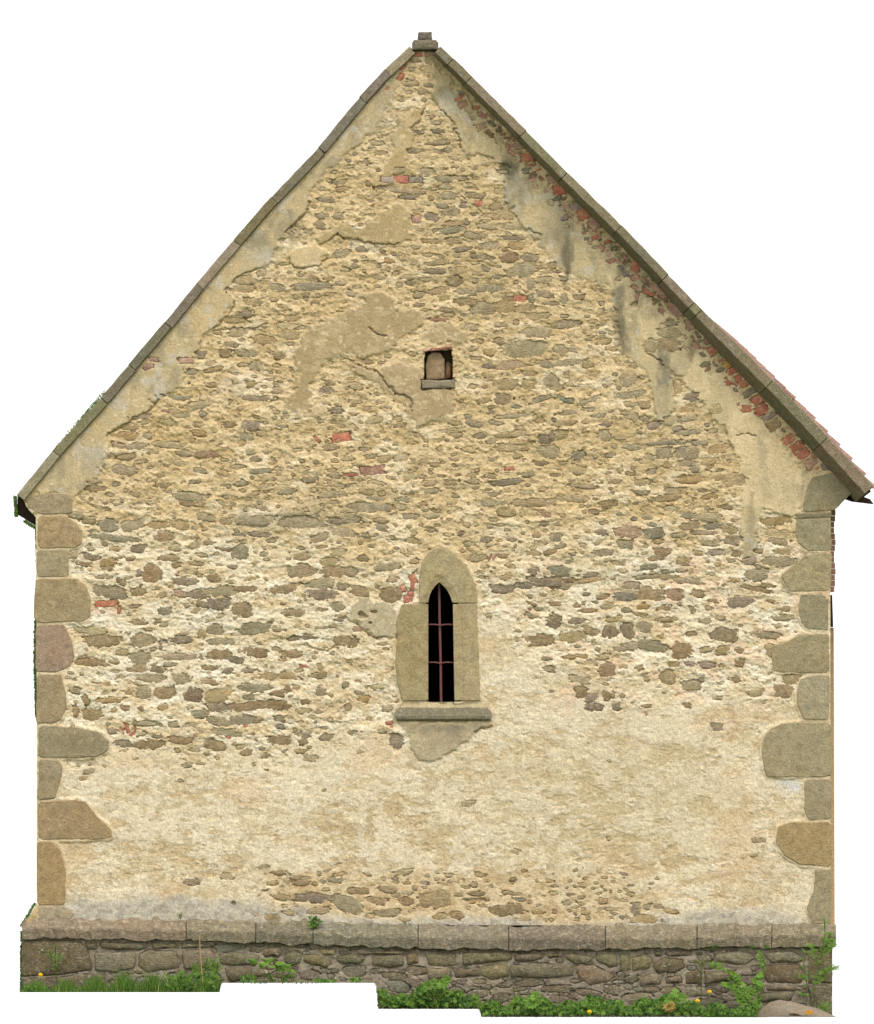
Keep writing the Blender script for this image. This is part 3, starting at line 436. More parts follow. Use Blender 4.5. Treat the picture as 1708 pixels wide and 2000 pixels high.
# later smooth renders
solid = np.zeros(X.shape)
for gi, (poly, col) in enumerate(GREY):
    k = 0.7 if gi in (5, 8, 9) else 1.0
    m = inpoly(X+(XW-X)*k, Y+(YW-Y)*k, poly).astype(float)
    m = (m+np.roll(m, 1, 0)+np.roll(m, -1, 0)+np.roll(m, 1, 1)+np.roll(m, -1, 1))/5
    kf = 0.97 if gi in (0, 1, 2, 3, 5, 8, 9) else 0.8
    rise = 1.25 if gi not in (2, 6, 7) else 1.5
    H = H*(1-m)+m*(rise+0.45*fbm(X/70, Y/70, 97, 3)+0.14*f3+0.08*f4)
    C = mixc(C, m, tuple(q*kf+w*(1-kf) for q, w in zip(col, (214, 194, 150))), 0.95)
    C = mixc(C, m*sstep(0.15, 0.5, fbm(X/26, Y/18, 92, 5, 0.7)), (206, 186, 144), 0.6)
    C = mixc(C, m*sstep(0.62, 0.8, fbm(X/9, Y/7, 90, 3)), (232, 212, 170), 0.6)
    if gi in (6, 7, 10):
        C = mixc(C, m*sstep(0.0, 0.7, fbm(X/38, Y/46, 99, 5, 0.6)), (156, 146, 118), 0.6)
        C = mixc(C, m*sstep(0.1, 0.7, fbm(X/30, Y/36, 98, 5, 0.6)), (212, 188, 140), 0.75)
        C = mixc(C, m*sstep(0.35, 0.6, fbm(X/24, Y/24, 96, 4)), (206, 200, 180), 0.5)
    else: C = mixc(C, m*sstep(0.0, 0.6, fbm(X/20, Y/18, 94, 4)), tuple(min(255, q+16) for q in col), 0.6)
    solid = np.maximum(solid, m); C = C*(1+m*0.06*GR)[..., None]
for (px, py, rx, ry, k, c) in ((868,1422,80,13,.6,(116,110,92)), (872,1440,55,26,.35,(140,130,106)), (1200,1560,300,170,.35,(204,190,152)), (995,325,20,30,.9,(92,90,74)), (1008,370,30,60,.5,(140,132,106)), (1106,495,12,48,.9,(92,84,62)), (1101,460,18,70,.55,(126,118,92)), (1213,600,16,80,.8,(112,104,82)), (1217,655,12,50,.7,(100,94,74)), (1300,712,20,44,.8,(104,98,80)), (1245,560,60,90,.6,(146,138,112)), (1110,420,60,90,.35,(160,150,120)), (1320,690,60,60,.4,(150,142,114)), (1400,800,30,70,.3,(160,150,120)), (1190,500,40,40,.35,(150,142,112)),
      (1296,775,18,60,.45,(150,142,116)), (1352,690,8,34,.6,(120,106,76)), (1464,1010,12,60,.5,(140,128,98)), (1490,880,12,60,.4,(150,140,112)), (1590,1000,34,70,.65,(112,108,84)), (1575,1060,16,60,.5,(124,118,92)), (1530,960,60,40,.3,(150,142,116)), (560,440,30,34,.5,(132,124,100)), (505,470,26,30,.5,(140,134,112)),
      (515,500,30,20,.6,(196,192,172)), (180,900,44,34,.45,(168,162,140)), (750,240,40,60,.35,(160,152,126)), (1546,1535,22,16,.9,(218,216,206)), (1534,1528,16,9,.8,(214,212,200)), (700,1620,60,20,.2,(150,130,96)), (1106,1365,26,34,.25,(208,160,130)), (205,1195,26,9,.5,(226,196,176)), (478,745,60,26,.5,(234,222,196))):
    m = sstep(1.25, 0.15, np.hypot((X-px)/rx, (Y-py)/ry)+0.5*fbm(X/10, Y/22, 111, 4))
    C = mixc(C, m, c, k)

for cr in ([(862,215),(873,222),(880,238),(890,252),(896,268),(902,290)], [(828,205),(826,225),(820,240),(805,255)], [(606,392),(602,406),(590,425),(566,445),(558,453)], [(645,470),(660,456),(675,466),(700,472),(730,478),(780,473)],
           [(460,550),(466,542),(480,532),(500,528)], [(566,512),(576,524),(596,525),(622,518),(640,505)], [(415,642),(440,622),(455,600),(457,585)], [(672,702),(700,715),(735,724),(757,745),(775,770),(800,778),(808,800)],
           [(680,1212),(700,1222),(718,1240),(735,1250),(755,1248)], [(1032,445),(1045,455),(1057,461)], [(215,847),(235,838),(250,822),(268,818),(290,800),(310,780)], [(1268,690),(1285,700),(1300,712)], [(820,1128),(812,1118),(822,1095),(838,1073),(858,1064)],
           [(1290,560),(1300,590),(1320,600)], [(1240,572),(1262,574),(1290,590),(1310,612)], [(1310,830),(1290,824)], [(418,645),(460,640),(500,645),(522,630)], [(1440,852),(1462,848),(1478,855)], [(930,1430),(945,1424),(960,1416)], [(720,640),(740,655),(755,660)], [(600,1262),(640,1275),(655,1262)]):
    for (ax, ay), (bx, by) in zip(cr, cr[1:]):
        i0, i1 = np.searchsorted(xs, [min(ax, bx)-14, max(ax, bx)+14]); j0, j1 = np.searchsorted(ys, [min(ay, by)-14, max(ay, by)+14])
        if i1 <= i0 or j1 <= j0: continue
        sx = X[j0:j1, i0:i1]+0.6*(XW-X)[j0:j1, i0:i1]; sy = Y[j0:j1, i0:i1]+0.6*(YW-Y)[j0:j1, i0:i1]; L2 = (bx-ax)**2+(by-ay)**2
        tt = np.clip(((sx-ax)*(bx-ax)+(sy-ay)*(by-ay))/L2, 0, 1); dd = np.hypot(sx-ax-tt*(bx-ax), sy-ay-tt*(by-ay))
        Hl = H[j0:j1, i0:i1]; Hl[:] = np.minimum(Hl, Hl-2.4*sstep(2.3, 0.8, dd))
for (px, py, rx, ry) in ((1228,514,8,6), (1205,486,9,5), (1272,578,8,5), (1310,628,10,4), (1336,616,8,5), (1240,595,6,8), (1198,470,8,4), (932,1758,24,4), (470,1066,5,3), (672,1207,9,4), (706,1198,5,4), (730,1195,5,3), (708,1205,8,5), (724,1217,4,2), (466,548,8,5), (1035,1190,3,3), (457,1765,4,4), (1290,1158,3,3)):
    m = sstep(1.2, 0.7, np.hypot((X-px)/rx, (Y-py)/ry)+0.4*fbm(X/5, Y/4, 131, 3)); H -= 3.5*m

# quoins and window surround sit in sockets
def smoothpoly(p, it=1, a=0.09):
    b = 1-a
    for _ in range(it): p = [q for i in range(len(p)) for q in ((p[i][0]*b+p[(i+1) % len(p)][0]*a, p[i][1]*b+p[(i+1) % len(p)][1]*a), (p[i][0]*a+p[(i+1) % len(p)][0]*b, p[i][1]*a+p[(i+1) % len(p)][1]*b))]
    return p
QUOINS = [(smoothpoly(p, 1, .07), tuple(a*.72+b*.28 for a, b in zip(c, (168, 156, 130)))) for p, c in QUOINS]
def boxblur(A, r):
    for ax in (0, 1):
        c = np.cumsum(np.pad(A, [(r+1, r) if a == ax else (0, 0) for a in (0, 1)], mode='edge'), axis=ax)
        A = (np.take(c, range(2*r+1, c.shape[ax]), axis=ax)-np.take(c, range(0, c.shape[ax]-2*r-1), axis=ax))/(2*r+1)
    return A
qm = np.zeros(X.shape, np.float32)
for poly, col in QUOINS: qm[inpoly(X, Y, poly)] = 1
for poly in (SURROUND, SILLP): qm[inpoly(X, Y, poly)] = 1
qb = sstep(0.02, 0.35, boxblur(boxblur(qm, 3), 3)*(1+0.7*fbm(X/14, Y/14, 131, 3)))
H = H*(1-0.8*qb)+0.8*qb*1.6; C = mixc(C, qb*(1-gb), (208, 186, 142), 0.45)
def socket(poly, depth, shrink=1.0, H=None):
    m = inpoly(X+(XW-X)*1.0, Y+(YW-Y)*0.9, poly); H[m] = depth
for poly, col in QUOINS: socket(poly, 0.8, H=H)
socket(SURROUND, 0.6, H=H); socket(SILLP, 0.3, H=H)
socket([(820,742),(890,741),(891,758),(822,759)], -4.0, H=H)
occ = np.zeros(X.shape, bool)
for poly, col in QUOINS: occ |= inpoly(X, Y, [(a+(6 if a < 700 else -6), b) for a, b in poly]) | inpoly(X, Y, poly)
for poly in (SURROUND, SILLP, [(815,672),(895,672),(895,766),(815,766)], WIN_OPEN): occ |= inpoly(X, Y, poly)
wallm = inpoly(X, Y, WALLPOLY)
allst = []
def carve(s, var, e=0.92, rag=0.16):
    """socket of one stone in the mortar; returns the height of its face"""
    global C
    px, py, w, h, c, ang = s; a = R(ang); r = max(w, h)*0.5*1.6+5
    i0, i1 = np.searchsorted(xs, [px-r, px+r]); j0, j1 = np.searchsorted(ys, [py-r, py+r])
    if i1-i0 < 2 or j1-j0 < 2: return None
    sx = X[j0:j1, i0:i1]-px; sy = -(Y[j0:j1, i0:i1]-py)
    U = (sx*math.cos(a)+sy*math.sin(a))/(w*0.5); V = (-sx*math.sin(a)+sy*math.cos(a))/(h*0.5)
    d = polar(var, U, V)
    loc = H[j0:j1, i0:i1]; ringm = (d > 0.9) & (d < 1.35)
    base = float(np.median(loc[ringm])) if ringm.any() else 0.0
    A = max(-0.8, min(2.2, base))+random.uniform(-0.25, 0.2)
    T = 1.2+0.07*min(w, h)
    kk = min(1.6, 16/max(6, min(w, h)))*0.75+0.3
    q = d+rag*1.5*kk*fbm(X[j0:j1, i0:i1]/12, Y[j0:j1, i0:i1]/6, 201, 5, 0.7)+0.14*kk*vn(X[j0:j1, i0:i1]/2.8, Y[j0:j1, i0:i1]/2.5, 203)
    hole = sstep(e+0.10, e-0.06, q); lip = sstep(1.5, 1.08, d)*(1-hole)
    loc[:] = loc*(1-0.15*lip)+(base+0.05)*0.15*lip
    loc[:] = loc*(1-hole)+(A-T-0.5)*hole
    under = sstep(0.75, 0.2, np.abs(V+1.06))*sstep(0.9, 0.5, np.abs(U))*(random.random() < 0.22); loc -= 0.8*under*(1-hole)
    occ[j0:j1, i0:i1] |= d < 1.12
    return A, T
def place(s, vi, A, T, name, parent, matl, colour):
    px, py, w, h, c, ang = s; me = UM[vi][0]; o = bpy.data.objects.new(name, me); COL.objects.link(o); o.parent = parent
    if not me.materials: me.materials.append(matl)
    o.location = (wx(px), -A*0.01, wz(py)); o.rotation_euler = (0, -R(ang), 0)
    k = 1.26 if vi < len(VAR) else 1.12; o.scale = (w*0.5*S*k, T*0.01, h*0.5*S*k); o.color = (*colour, 1); return o
def grey(c, k=0.45):
    m = sum(c)/3; return tuple(v*(1-k)+m*k for v in c)
def jitter(c, a=0.10):
    f = random.uniform(1-a, 1+a); return tuple(max(0, v*f*random.uniform(0.96, 1.04)) for v in c)
hand = []
for s in parse(STONES):
    s = (s[0], s[1], s[2], s[3], s[4], s[5] if s[5] is not None else random.uniform(-7, 7))
    hand.append(('stone', s, random.randrange(len(VAR))))
for s in parse(BRICKS):
    s = (s[0], s[1], s[2], s[3], s[4], s[5] if s[5] is not None else random.uniform(-3, 3)); hand.append(('brick', s, len(VAR)))
pending = []
TAN = np.array(lin((214, 192, 146)))
for kind, s, vi in hand:
    va = BRK if kind == 'brick' else VAR[vi]
    zi = min(max(int((s[1]-ys[0])/st), 0), len(ys)-1), min(max(int((s[0]-xs[0])/st), 0), len(xs)-1)
    r = carve(s, va, e=0.93 if kind == 'brick' else 0.90, rag=0.26 if kind == 'brick' else 0.34)
    if r:
        kk = 0.0 if kind == 'brick' else random.uniform(0.15, 0.75)*up[zi]+random.uniform(0.12, 0.5)*(1-up[zi])
        pending.append((kind, s, vi, r, np.array(jitter(lin(PAL[s[4]])))*(1-kk)+TAN*kk))
# broken brick and mortar crumbs under the right coping
RK = [(905,170),(1000,262),(1085,352),(1190,462),(1290,562),(1345,618),(1475,755),(1569,850),(1636,925)]
for _ in range(1500):
    t = random.random(); px0 = 905+(1636-905)*t**0.75; py0 = float(np.interp(px0, [q[0] for q in RK], [q[1] for q in RK])); off = abs(random.gauss(0, 11))+9
    px, py = px0-off*.72, py0+off*.72; w = random.uniform(7, 20); h = w*random.uniform(.4, .7); ang = random.choice((random.uniform(15, 35), random.uniform(-50, -30)))
    j, i = int((py-ys[0])/st), int((px-xs[0])/st); wi = int(w*.42/st)+1
    if not wallm[j, i] or occ[j-wi//2:j+wi//2+1, i-wi:i+wi+1].any(): continue
    kind = random.choices(('R', 'r', 'P', 'p', 't', 'b', 'g'), (12, 20, 20, 14, 14, 10, 10))[0]; s = (px, py, w, h, kind, ang); br = kind in 'RrP'
    vi = len(VAR) if br else random.randrange(len(VAR)); r = carve(s, BRK if br else VAR[vi], e=0.93, rag=0.3)
    if r: pending.append(('brick' if br else 'stone', s, vi, r, np.array(jitter(lin(PAL[kind]), .15))))
# smaller rubble fills in between
sol8 = solid > 0.3; fillers = []
def frag(px, py):
    return int((py-ys[0])/st), int((px-xs[0])/st)
tries = 0
while tries < 26000 and len(fillers) < 1500:
    tries += 1; px = random.uniform(76, 1620); py = random.uniform(125, 1798); j, i = frag(px, py)
    if j < 2 or i < 2 or j >= len(ys)-3 or i >= len(xs)-3 or not wallm[j, i] or occ[j, i] or sol8[j, i]: continue
    dens = 0.5*up[j, i]+0.34*mid[j, i]+0.003*low[j, i]+0.9*basez[j, i]
    if 960 < px < 1110 and py > 1165: dens *= 0.25
    if 1220 < px and 1150 < py < 1480: dens *= 0.35
    if 640 < px < 770 and 1270 < py: dens *= 0.4
    if random.random() > dens: continue
    w = random.choice((8, 11, 14, 18, 24, 32))*random.uniform(0.8, 1.2); h = w*random.uniform(0.28, 0.55) if w > 13 else w*random.uniform(0.4, 0.9)
    if tries > 9000: w *= 0.7; h *= 0.7
    h = max(4, h)
    wi = int(w*0.5/st)+1; hi = int(h*0.5/st)+1
    if occ[max(0, j-hi):j+hi+1, max(0, i-wi):i+wi+1].any() or sol8[max(0, j-hi):j+hi+1, max(0, i-wi):i+wi+1].any(): continue
    c = random.choices('ygbdtpGok', (22, 22, 22, 9, 12, 6, 7, 5, 2))[0]
    s = (px, py, w, h, c, random.uniform(-10, 14)); vi = random.randrange(len(VAR))
    r = carve(s, VAR[vi], e=0.86, rag=0.36)
    if r:
        col = np.array(jitter(lin(PAL[c]), 0.12)); k = random.uniform(0.2, 0.85); fillers.append(('stone', s, vi, r, col*(1-k)+TAN*k))
WO = [(858+(a-858)*1.36+2, 1255+(b-1255)*1.055) for a, b in WIN_OPEN]
keep = wallm[:-1, :-1] & wallm[1:, 1:] & ~(inpoly(X, Y, WO) & (Y < 1369) | inpoly(X, Y, WIN_OPEN))[:-1, :-1] & ~inpoly(X, Y, NICHE)[:-1, :-1]
WALL = grid_mesh('plaster_wall', X, Y, H, C, keep, CH, M_WALL, 0.0)
pool = pending+fillers
pool.sort(key=lambda q: -q[1][2]*q[1][3]*(3 if q[0] == 'brick' else 1))
ns = 0; nb = 0; rest = []
for q in pool:
    kind, s, vi, (A, T), col = q
    if kind == 'brick' : place(s, vi, A, T, 'brick', WALL, M_BRICK, col); continue
    if ns < 300: place(s, vi, A, T, 'stone', WALL, M_STONE, col); ns += 1
    else: rest.append(q)
def join_stones(items, name, parent, matl, y0=0.0):
    if not items: return None
    V = []; F = []; K = []
    for kind, s, vi, (A, T), col in items:
        px, py, w, h, c, ang = s; a = R(ang); _, v, f = UM[vi]; b = len(V)
        for (x, y, z) in v:
            x *= w*0.63*S; z *= h*0.63*S
            V.append((wx(px)+x*math.cos(a)-z*math.sin(a), y0-A*0.01+y*T*0.01, wz(py)+x*math.sin(a)+z*math.cos(a))); K.append(col)
        F += [tuple(b+i for i in ff) for ff in f]
    me = mesh(name, V, F, True, K); fix(me); o = obj(name, me, parent, matl); o['kind'] = 'stuff'; return o
print('STONES', len(pending), len(fillers), len(rest))
join_stones(rest, 'small_stones', WALL, M_STONE_J)

for k, (poly, col) in enumerate(QUOINS):
    block('quoin', poly, -0.016-random.uniform(0, .005), 0.16, CH, M_QUOIN, lin(col), bev=2.0, bevd=0.007, bulge=0.003, jit=0.9, step=13)

# ---- lancet window
WN = obj('lancet_window', None, CH); WN.location = (0, 0, 0)
def arc(pts, n):
    L = [0]
    for a, b in zip(pts, pts[1:]): L.append(L[-1]+math.hypot(b[0]-a[0], b[1]-a[1]))
    out = []
    for k in range(n):
        t = L[-1]*k/(n-1); out.append((float(np.interp(t, L, [p[0] for p in pts])), float(np.interp(t, L, [p[1] for p in pts]))))
    return out
def surround(name, outer, inner, n, col, midf=0.5, d=0.018):
    o = arc(outer, n); i = arc(inner, n); m = [(a[0]*(1-midf)+b[0]*midf, a[1]*(1-midf)+b[1]*midf) for a, b in zip(o, i)]
    jt = lambda: random.uniform(-0.7, 0.7)*S
    P = lambda L, y, j=0: [(wx(p[0])+(jt() if j else 0), y+(random.uniform(-.002, .002) if j else 0), wz(p[1])) for p in L]
    lf = lambda t: [(a[0]*(1-t)+b[0]*t, a[1]*(1-t)+b[1]*t) for a, b in zip(o, i)]
    return loft(name, [P(o, 0.30), P(o, -0.014, 1), P(lf(0.05), -0.024, 1), P(m, -0.028, 1), P(lf(midf+0.05), -0.024, 1), P(i, -0.028+d), P(i, 0.33)], WN, M_QUOIN, lin(col), bevel=0.004)
surround('arch_stone', [(820,1177),(819,1130),(823,1100),(835,1080),(855,1066),(876,1070),(897,1087),(917,1115),(930,1145),(933,1177)],
         [(837,1177),(839,1165),(844,1153),(851,1144),(858,1137),(866,1144),(874,1153),(880,1165),(884,1177)], 21, (168,153,114), 0.75)
surround('jamb', [(785,1180),(774,1215),(776,1250),(772,1290),(775,1330),(786,1368)], [(837,1180),(837,1368)], 12, (162,146,106), 0.62)
surround('jamb', [(933,1180),(932,1220),(936,1290),(938,1368)], [(885,1180),(888,1368)], 12, (170,154,116), 0.6)
SI = [(788,1371),(770,1386),(774,1400),(800,1408),(900,1408),(955,1400),(962,1390),(945,1371)]
prof = [(0.33, 0, 0), (0.02, 0, 0), (-0.030, 24, 1), (-0.040, 27, 1), (-0.040, 33, 1), (-0.015, 38, .6), (0.33, 37, .6)]
nn = 14; lines = []
for (yy, dz, k) in prof:
    lines.append([(wx(788+(945-788)*i/(nn-1)+((i/(nn-1))*2-1)*17*min(1, dz/24 if dz < 27 else 1-(dz-26)/40)), yy+random.uniform(-.002, .002), wz(1371+dz+random.uniform(-.6, .6))) for i in range(nn)])
loft('sill', lines, WN, M_COPE, lin((126,119,97)), bevel=0.004)
def tube(name, pts, r, parent, mat, n=6):
    V = []; F = []
    for k, p in enumerate(pts):
        p = Vector(p); d = (Vector(pts[min(k+1, len(pts)-1)])-Vector(pts[max(k-1, 0)])).normalized()
        a = d.cross(Vector((0, 1, 0.01))).normalized(); b = d.cross(a); rr = r[k] if isinstance(r, (list, tuple)) else r
        for i in range(n): t = 2*math.pi*i/n; V.append(tuple(p+a*math.cos(t)*rr+b*math.sin(t)*rr))
    for k in range(len(pts)-1):
        for i in range(n): j = (i+1) % n; F.append((k*n+i, k*n+j, (k+1)*n+j, (k+1)*n+i))
    F.append(tuple(range(n))); F.append(tuple((len(pts)-1)*n+i for i in range(n)))
    me = mesh(name, V, F); fix(me)
    return obj(name, me, parent, mat) if name else me
bar = tube('upright_bar', [(wx(858), 0.07, wz(1136)), (wx(859), 0.07, wz(1210)), (wx(861), 0.068, wz(1290)), (wx(862), 0.07, wz(1373))], 0.0125, WN, M_IRON, 8)
for yy in (1220, 1294):
    tube('cross_bar', [(wx(835), 0.055, wz(yy)), (wx(850), 0.052, wz(yy-.5)), (wx(860), 0.048, wz(yy+1.5)), (wx(872), 0.052, wz(yy-.5)), (wx(890), 0.055, wz(yy))], 0.007, WN, M_IRON)
# ---- square niche
NI = obj('niche', None, CH); x0, x1, z0, z1 = wx(827), wx(885), wz(744), wz(682)
v = [(x0, 0.0, z0), (x1, 0.0, z0), (x1, 0.0, z1), (x0, 0.0, z1), (x0, .36, z0), (x1, .36, z0), (x1, .36, z1), (x0, .36, z1)]
obj('niche_lining', mesh('niche_lining', v, [(0, 1, 5, 4), (1, 2, 6, 5), (2, 3, 7, 6), (3, 0, 4, 7), (4, 5, 6, 7)]), NI, M_CORE)
block('niche_sill', [(824,743),(888,742),(889,756),(860,759),(826,757)], -0.03, 0.1, NI, M_QUOIN, lin((146,134,110)), jit=1.2)
block('lintel_tile', [(846,680),(878,674),(884,678),(866,684),(842,685)], -0.02, 0.1, NI, M_BRICK, lin(PAL['r']))
block('lintel_tile', [(826,684),(846,679),(843,685),(828,688)], -0.018, 0.1, NI, M_BRICK, lin(PAL['P']))
a = block('loose_stone', [(833,741),(832,715),(836,695),(846,688),(860,690),(868,702),(869,739),(850,741)], 0.05, 0.2, None, M_QUOIN, lin((158,136,104)), bev=5, bulge=0.012)
tag(a, 'tall brownish block standing loose in the small square niche, the bigger of the two', 'stone')
a = block('loose_stone', [(870,740),(870,712),(875,706),(882,712),(882,738)], 0.09, 0.2, None, M_QUOIN, lin((132,104,76)), bev=4, bulge=0.012)
tag(a, 'narrow darker stone wedged in the right corner of the square niche', 'stone')

# ---- copings
def coping(outer, tx, chf, side, cols, mossy=()):
    pts = outer
    for k in range(len(pts)-1):
        (xa, ya), (xb, yb_) = pts[k], pts[k+1]; L = math.hypot(xb-xa, yb_-ya); d = ((xb-xa)/L, (yb_-ya)/L)
        nrm = (-d[1], d[0]) if side > 0 else (d[1], -d[0])
        if nrm[1] < 0: nrm = (-nrm[0], -nrm[1])
        off = random.uniform(-0.9, 0.9); g = 0.6; pz = 0.0 if side < 0 else 0.17; n = max(3, int(L/14)); pr = random.uniform(-0.004, 0.004)
        T0, T1 = tx(k); S0, S1 = chf(k)
        lines = []
        for (th, yy, jj) in (('o', 0.5, 0.5), ('o', -0.05-pr-pz, 0.9), ('i', -0.062-pr-pz, 0.5), ('c', 0.03, 0.4), ('c', 0.5, 0)):
            ln_ = []
            for i in range(n):
                t = i/(n-1); gg = g if yy < 0.4 else -0.8; px = xa+d[0]*gg+(xb-xa-2*gg*d[0])*t; py = ya+d[1]*gg+(yb_-ya-2*gg*d[1])*t
                D = off+{'o': 0, 'i': T0+(T1-T0)*t, 'c': T0+(T1-T0)*t+S0+(S1-S0)*t}[th]+random.uniform(-jj, jj)
                ln_.append((wx(px+nrm[0]*D), yy+random.uniform(-.003, .003), wz(py+nrm[1]*D)))
            lines.append(ln_)
        loft('coping_stone', lines, CH, M_COPE, jitter(lin(cols[k % len(cols)]), 0.08), bevel=0.005)
LO = [(33,966),(103,880),(197,777),(252,712),(322,630),(384,554),(457,469),(530,385),(622,288),(703,190),(752,136),(800,91)]
coping(LO, lambda k: (17, 17), lambda k: (4.5, 4.5), -1, [(150,138,112),(122,116,84),(122,114,90),(122,114,94),(124,114,96)])
RO = [(861,91),(886,115),(922,150),(1028,255),(1109,337),(1215,441),(1306,536),(1358,590),(1372,604),(1511,743),(1617,854),(1706,950)]
coping(RO, lambda k: (16, 16) if k < 8 else (18+1.5*(k-8), 19+1.5*(k-8)), lambda k: (7+1.6*k, 8.5+1.6*k) , 1, [(128,118,94),(124,116,92),(132,118,98),(124,118,90)])
block('apex_stone', [(805,84),(809,78),(852,78),(857,84),(857,97),(805,97)], -0.07, 0.45, CH, M_COPE, lin((122,112,92)), jit=0.6, step=8)
block('apex_stone', [(807,95),(855,95),(855,101),(807,101)], -0.02, 0.4, CH, M_COPE, lin((84,76,62)), jit=0.4, bev=1.5)  # set-back strip, shade of the recess under the apex put into its dark colour
block('apex_stub', [(817,63),(844,62),(845,79),(816,79)], -0.02, 0.12, CH, M_COPE, lin((108,100,90)), jit=0.6, step=8)
# ---- eaves seen past the corners
block('eave_board', [(35,969),(50,974),(62,986),(76,1000),(76,1030),(62,1022),(46,1012),(34,1005)], 0.14, 3.0, CH, M_DARKWOOD, bev=1, jit=0.3)
block('eave_board', [(1650,975),(1664,962),(1700,975),(1707,985),(1664,980)], 0.14, 3.0, CH, M_DARKWOOD, bev=1, jit=0.3)

# ---- string course and plinth
TOPX = [40, 365, 612, 817, 1000, 1400, 1640]; TOPY = [1797, 1799, 1803, 1808, 1811, 1808, 1807]
ARY = [1813, 1816, 1822, 1829, 1831, 1830, 1827]; BOY = [1833, 1837, 1845, 1852, 1854, 1852, 1850]
JX = [43, 364, 500, 612, 817, 994, 1183, 1362, 1508, 1634]
for k in range(len(JX)-1):
    
    xa, xb = JX[k]+0.6, JX[k+1]-0.6; n = max(6, int((xb-xa)/7)); off = random.uniform(-1, 1); lines = []
    for (t, yy, jj) in (('t', 0.25, 0), ('t', -0.015, 1.2), ('s', -0.075, 0.8), ('a', -0.128, 1.4), ('a2', -0.135, 1.0), ('b', -0.128, 1.3), ('b', -0.02, 0.4), ('b', 0.25, 0)):
        ln_ = []
        for i in range(n):
            px = xa+(xb-xa)*i/(n-1); T_ = np.interp(px, TOPX, TOPY); A_ = np.interp(px, TOPX, ARY); B_ = np.interp(px, TOPX, BOY)
            py = {'t': T_, 's': (T_+A_)/2-1, 'a': A_, 'a2': A_+4, 'b': B_}[t]+off+random.uniform(-jj, jj)*.8-(3 if t == 't' else 0)+3.2*float(fbm(np.array([px/22.]), np.array([{'t':0,'s':1,'a':2,'a2':2.2,'b':4}[t]*1.]), 500, 3)[0])
            q = px
            if k == 0 and i == 0 and t in ('t',): q = 56
            ln_.append((wx(q), yy+random.uniform(-.004, .004)*(jj > 0), wz(py)))
        lines.append(ln_)
    o = loft('moulding_stone', lines, CH, M_MOULD, jitter(lin(random.choice([(146,136,110),(138,130,106),(150,138,112)])), .06), bevel=0.006)
block('moulding_return', [(58,1798),(60,1786),(72,1764),(77,1766),(77,1799)], -0.02, 0.6, CH, M_QUOIN, lin((196,172,128)), jit=0.4, bev=2)
block('moulding_return', [(44,1812),(60,1784),(66,1796),(64,1812)], -0.05, 0.6, CH, M_QUOIN, lin((176,154,114)), jit=0.4, bev=2)
GRX = [-1e5, 428, 434, 733, 739, 935, 941, 1e5]; GRY = [1937, 1937, 1921, 1921, 1970, 1970, 1986, 1986]
def gy(px): return float(np.interp(px, GRX, GRY))
PY0 = -0.085
xs = np.arange(44, 1628, 1.8); ys = np.arange(1828, 1990, 1.8); X, Y = np.meshgrid(xs.astype(np.float32), ys.astype(np.float32)); XW, YW = vnw(X, Y)
H = 1.0*fbm(XW/40, YW/22, 401, 5)+0.5*fbm(X/9, Y/6, 402, 4, .65)-0.5
C = np.zeros(X.shape+(3,)); C[:] = lin((142,132,112)); C = mixc(C, sstep(0, .5, fbm(XW/30, YW/16, 403, 4)), (172,160,136), .7); C = mixc(C, sstep(.1, .5, fbm(XW/18, YW/10, 404, 4)), (104,92,74), .7)
C = mixc(C, sstep(.25, .5, fbm(XW/26, YW/14, 405, 4)), (150,136,104), .4)
grnd = np.interp(X, GRX, GRY); pm = (Y < grnd+0.5); occ = np.zeros(X.shape, bool)
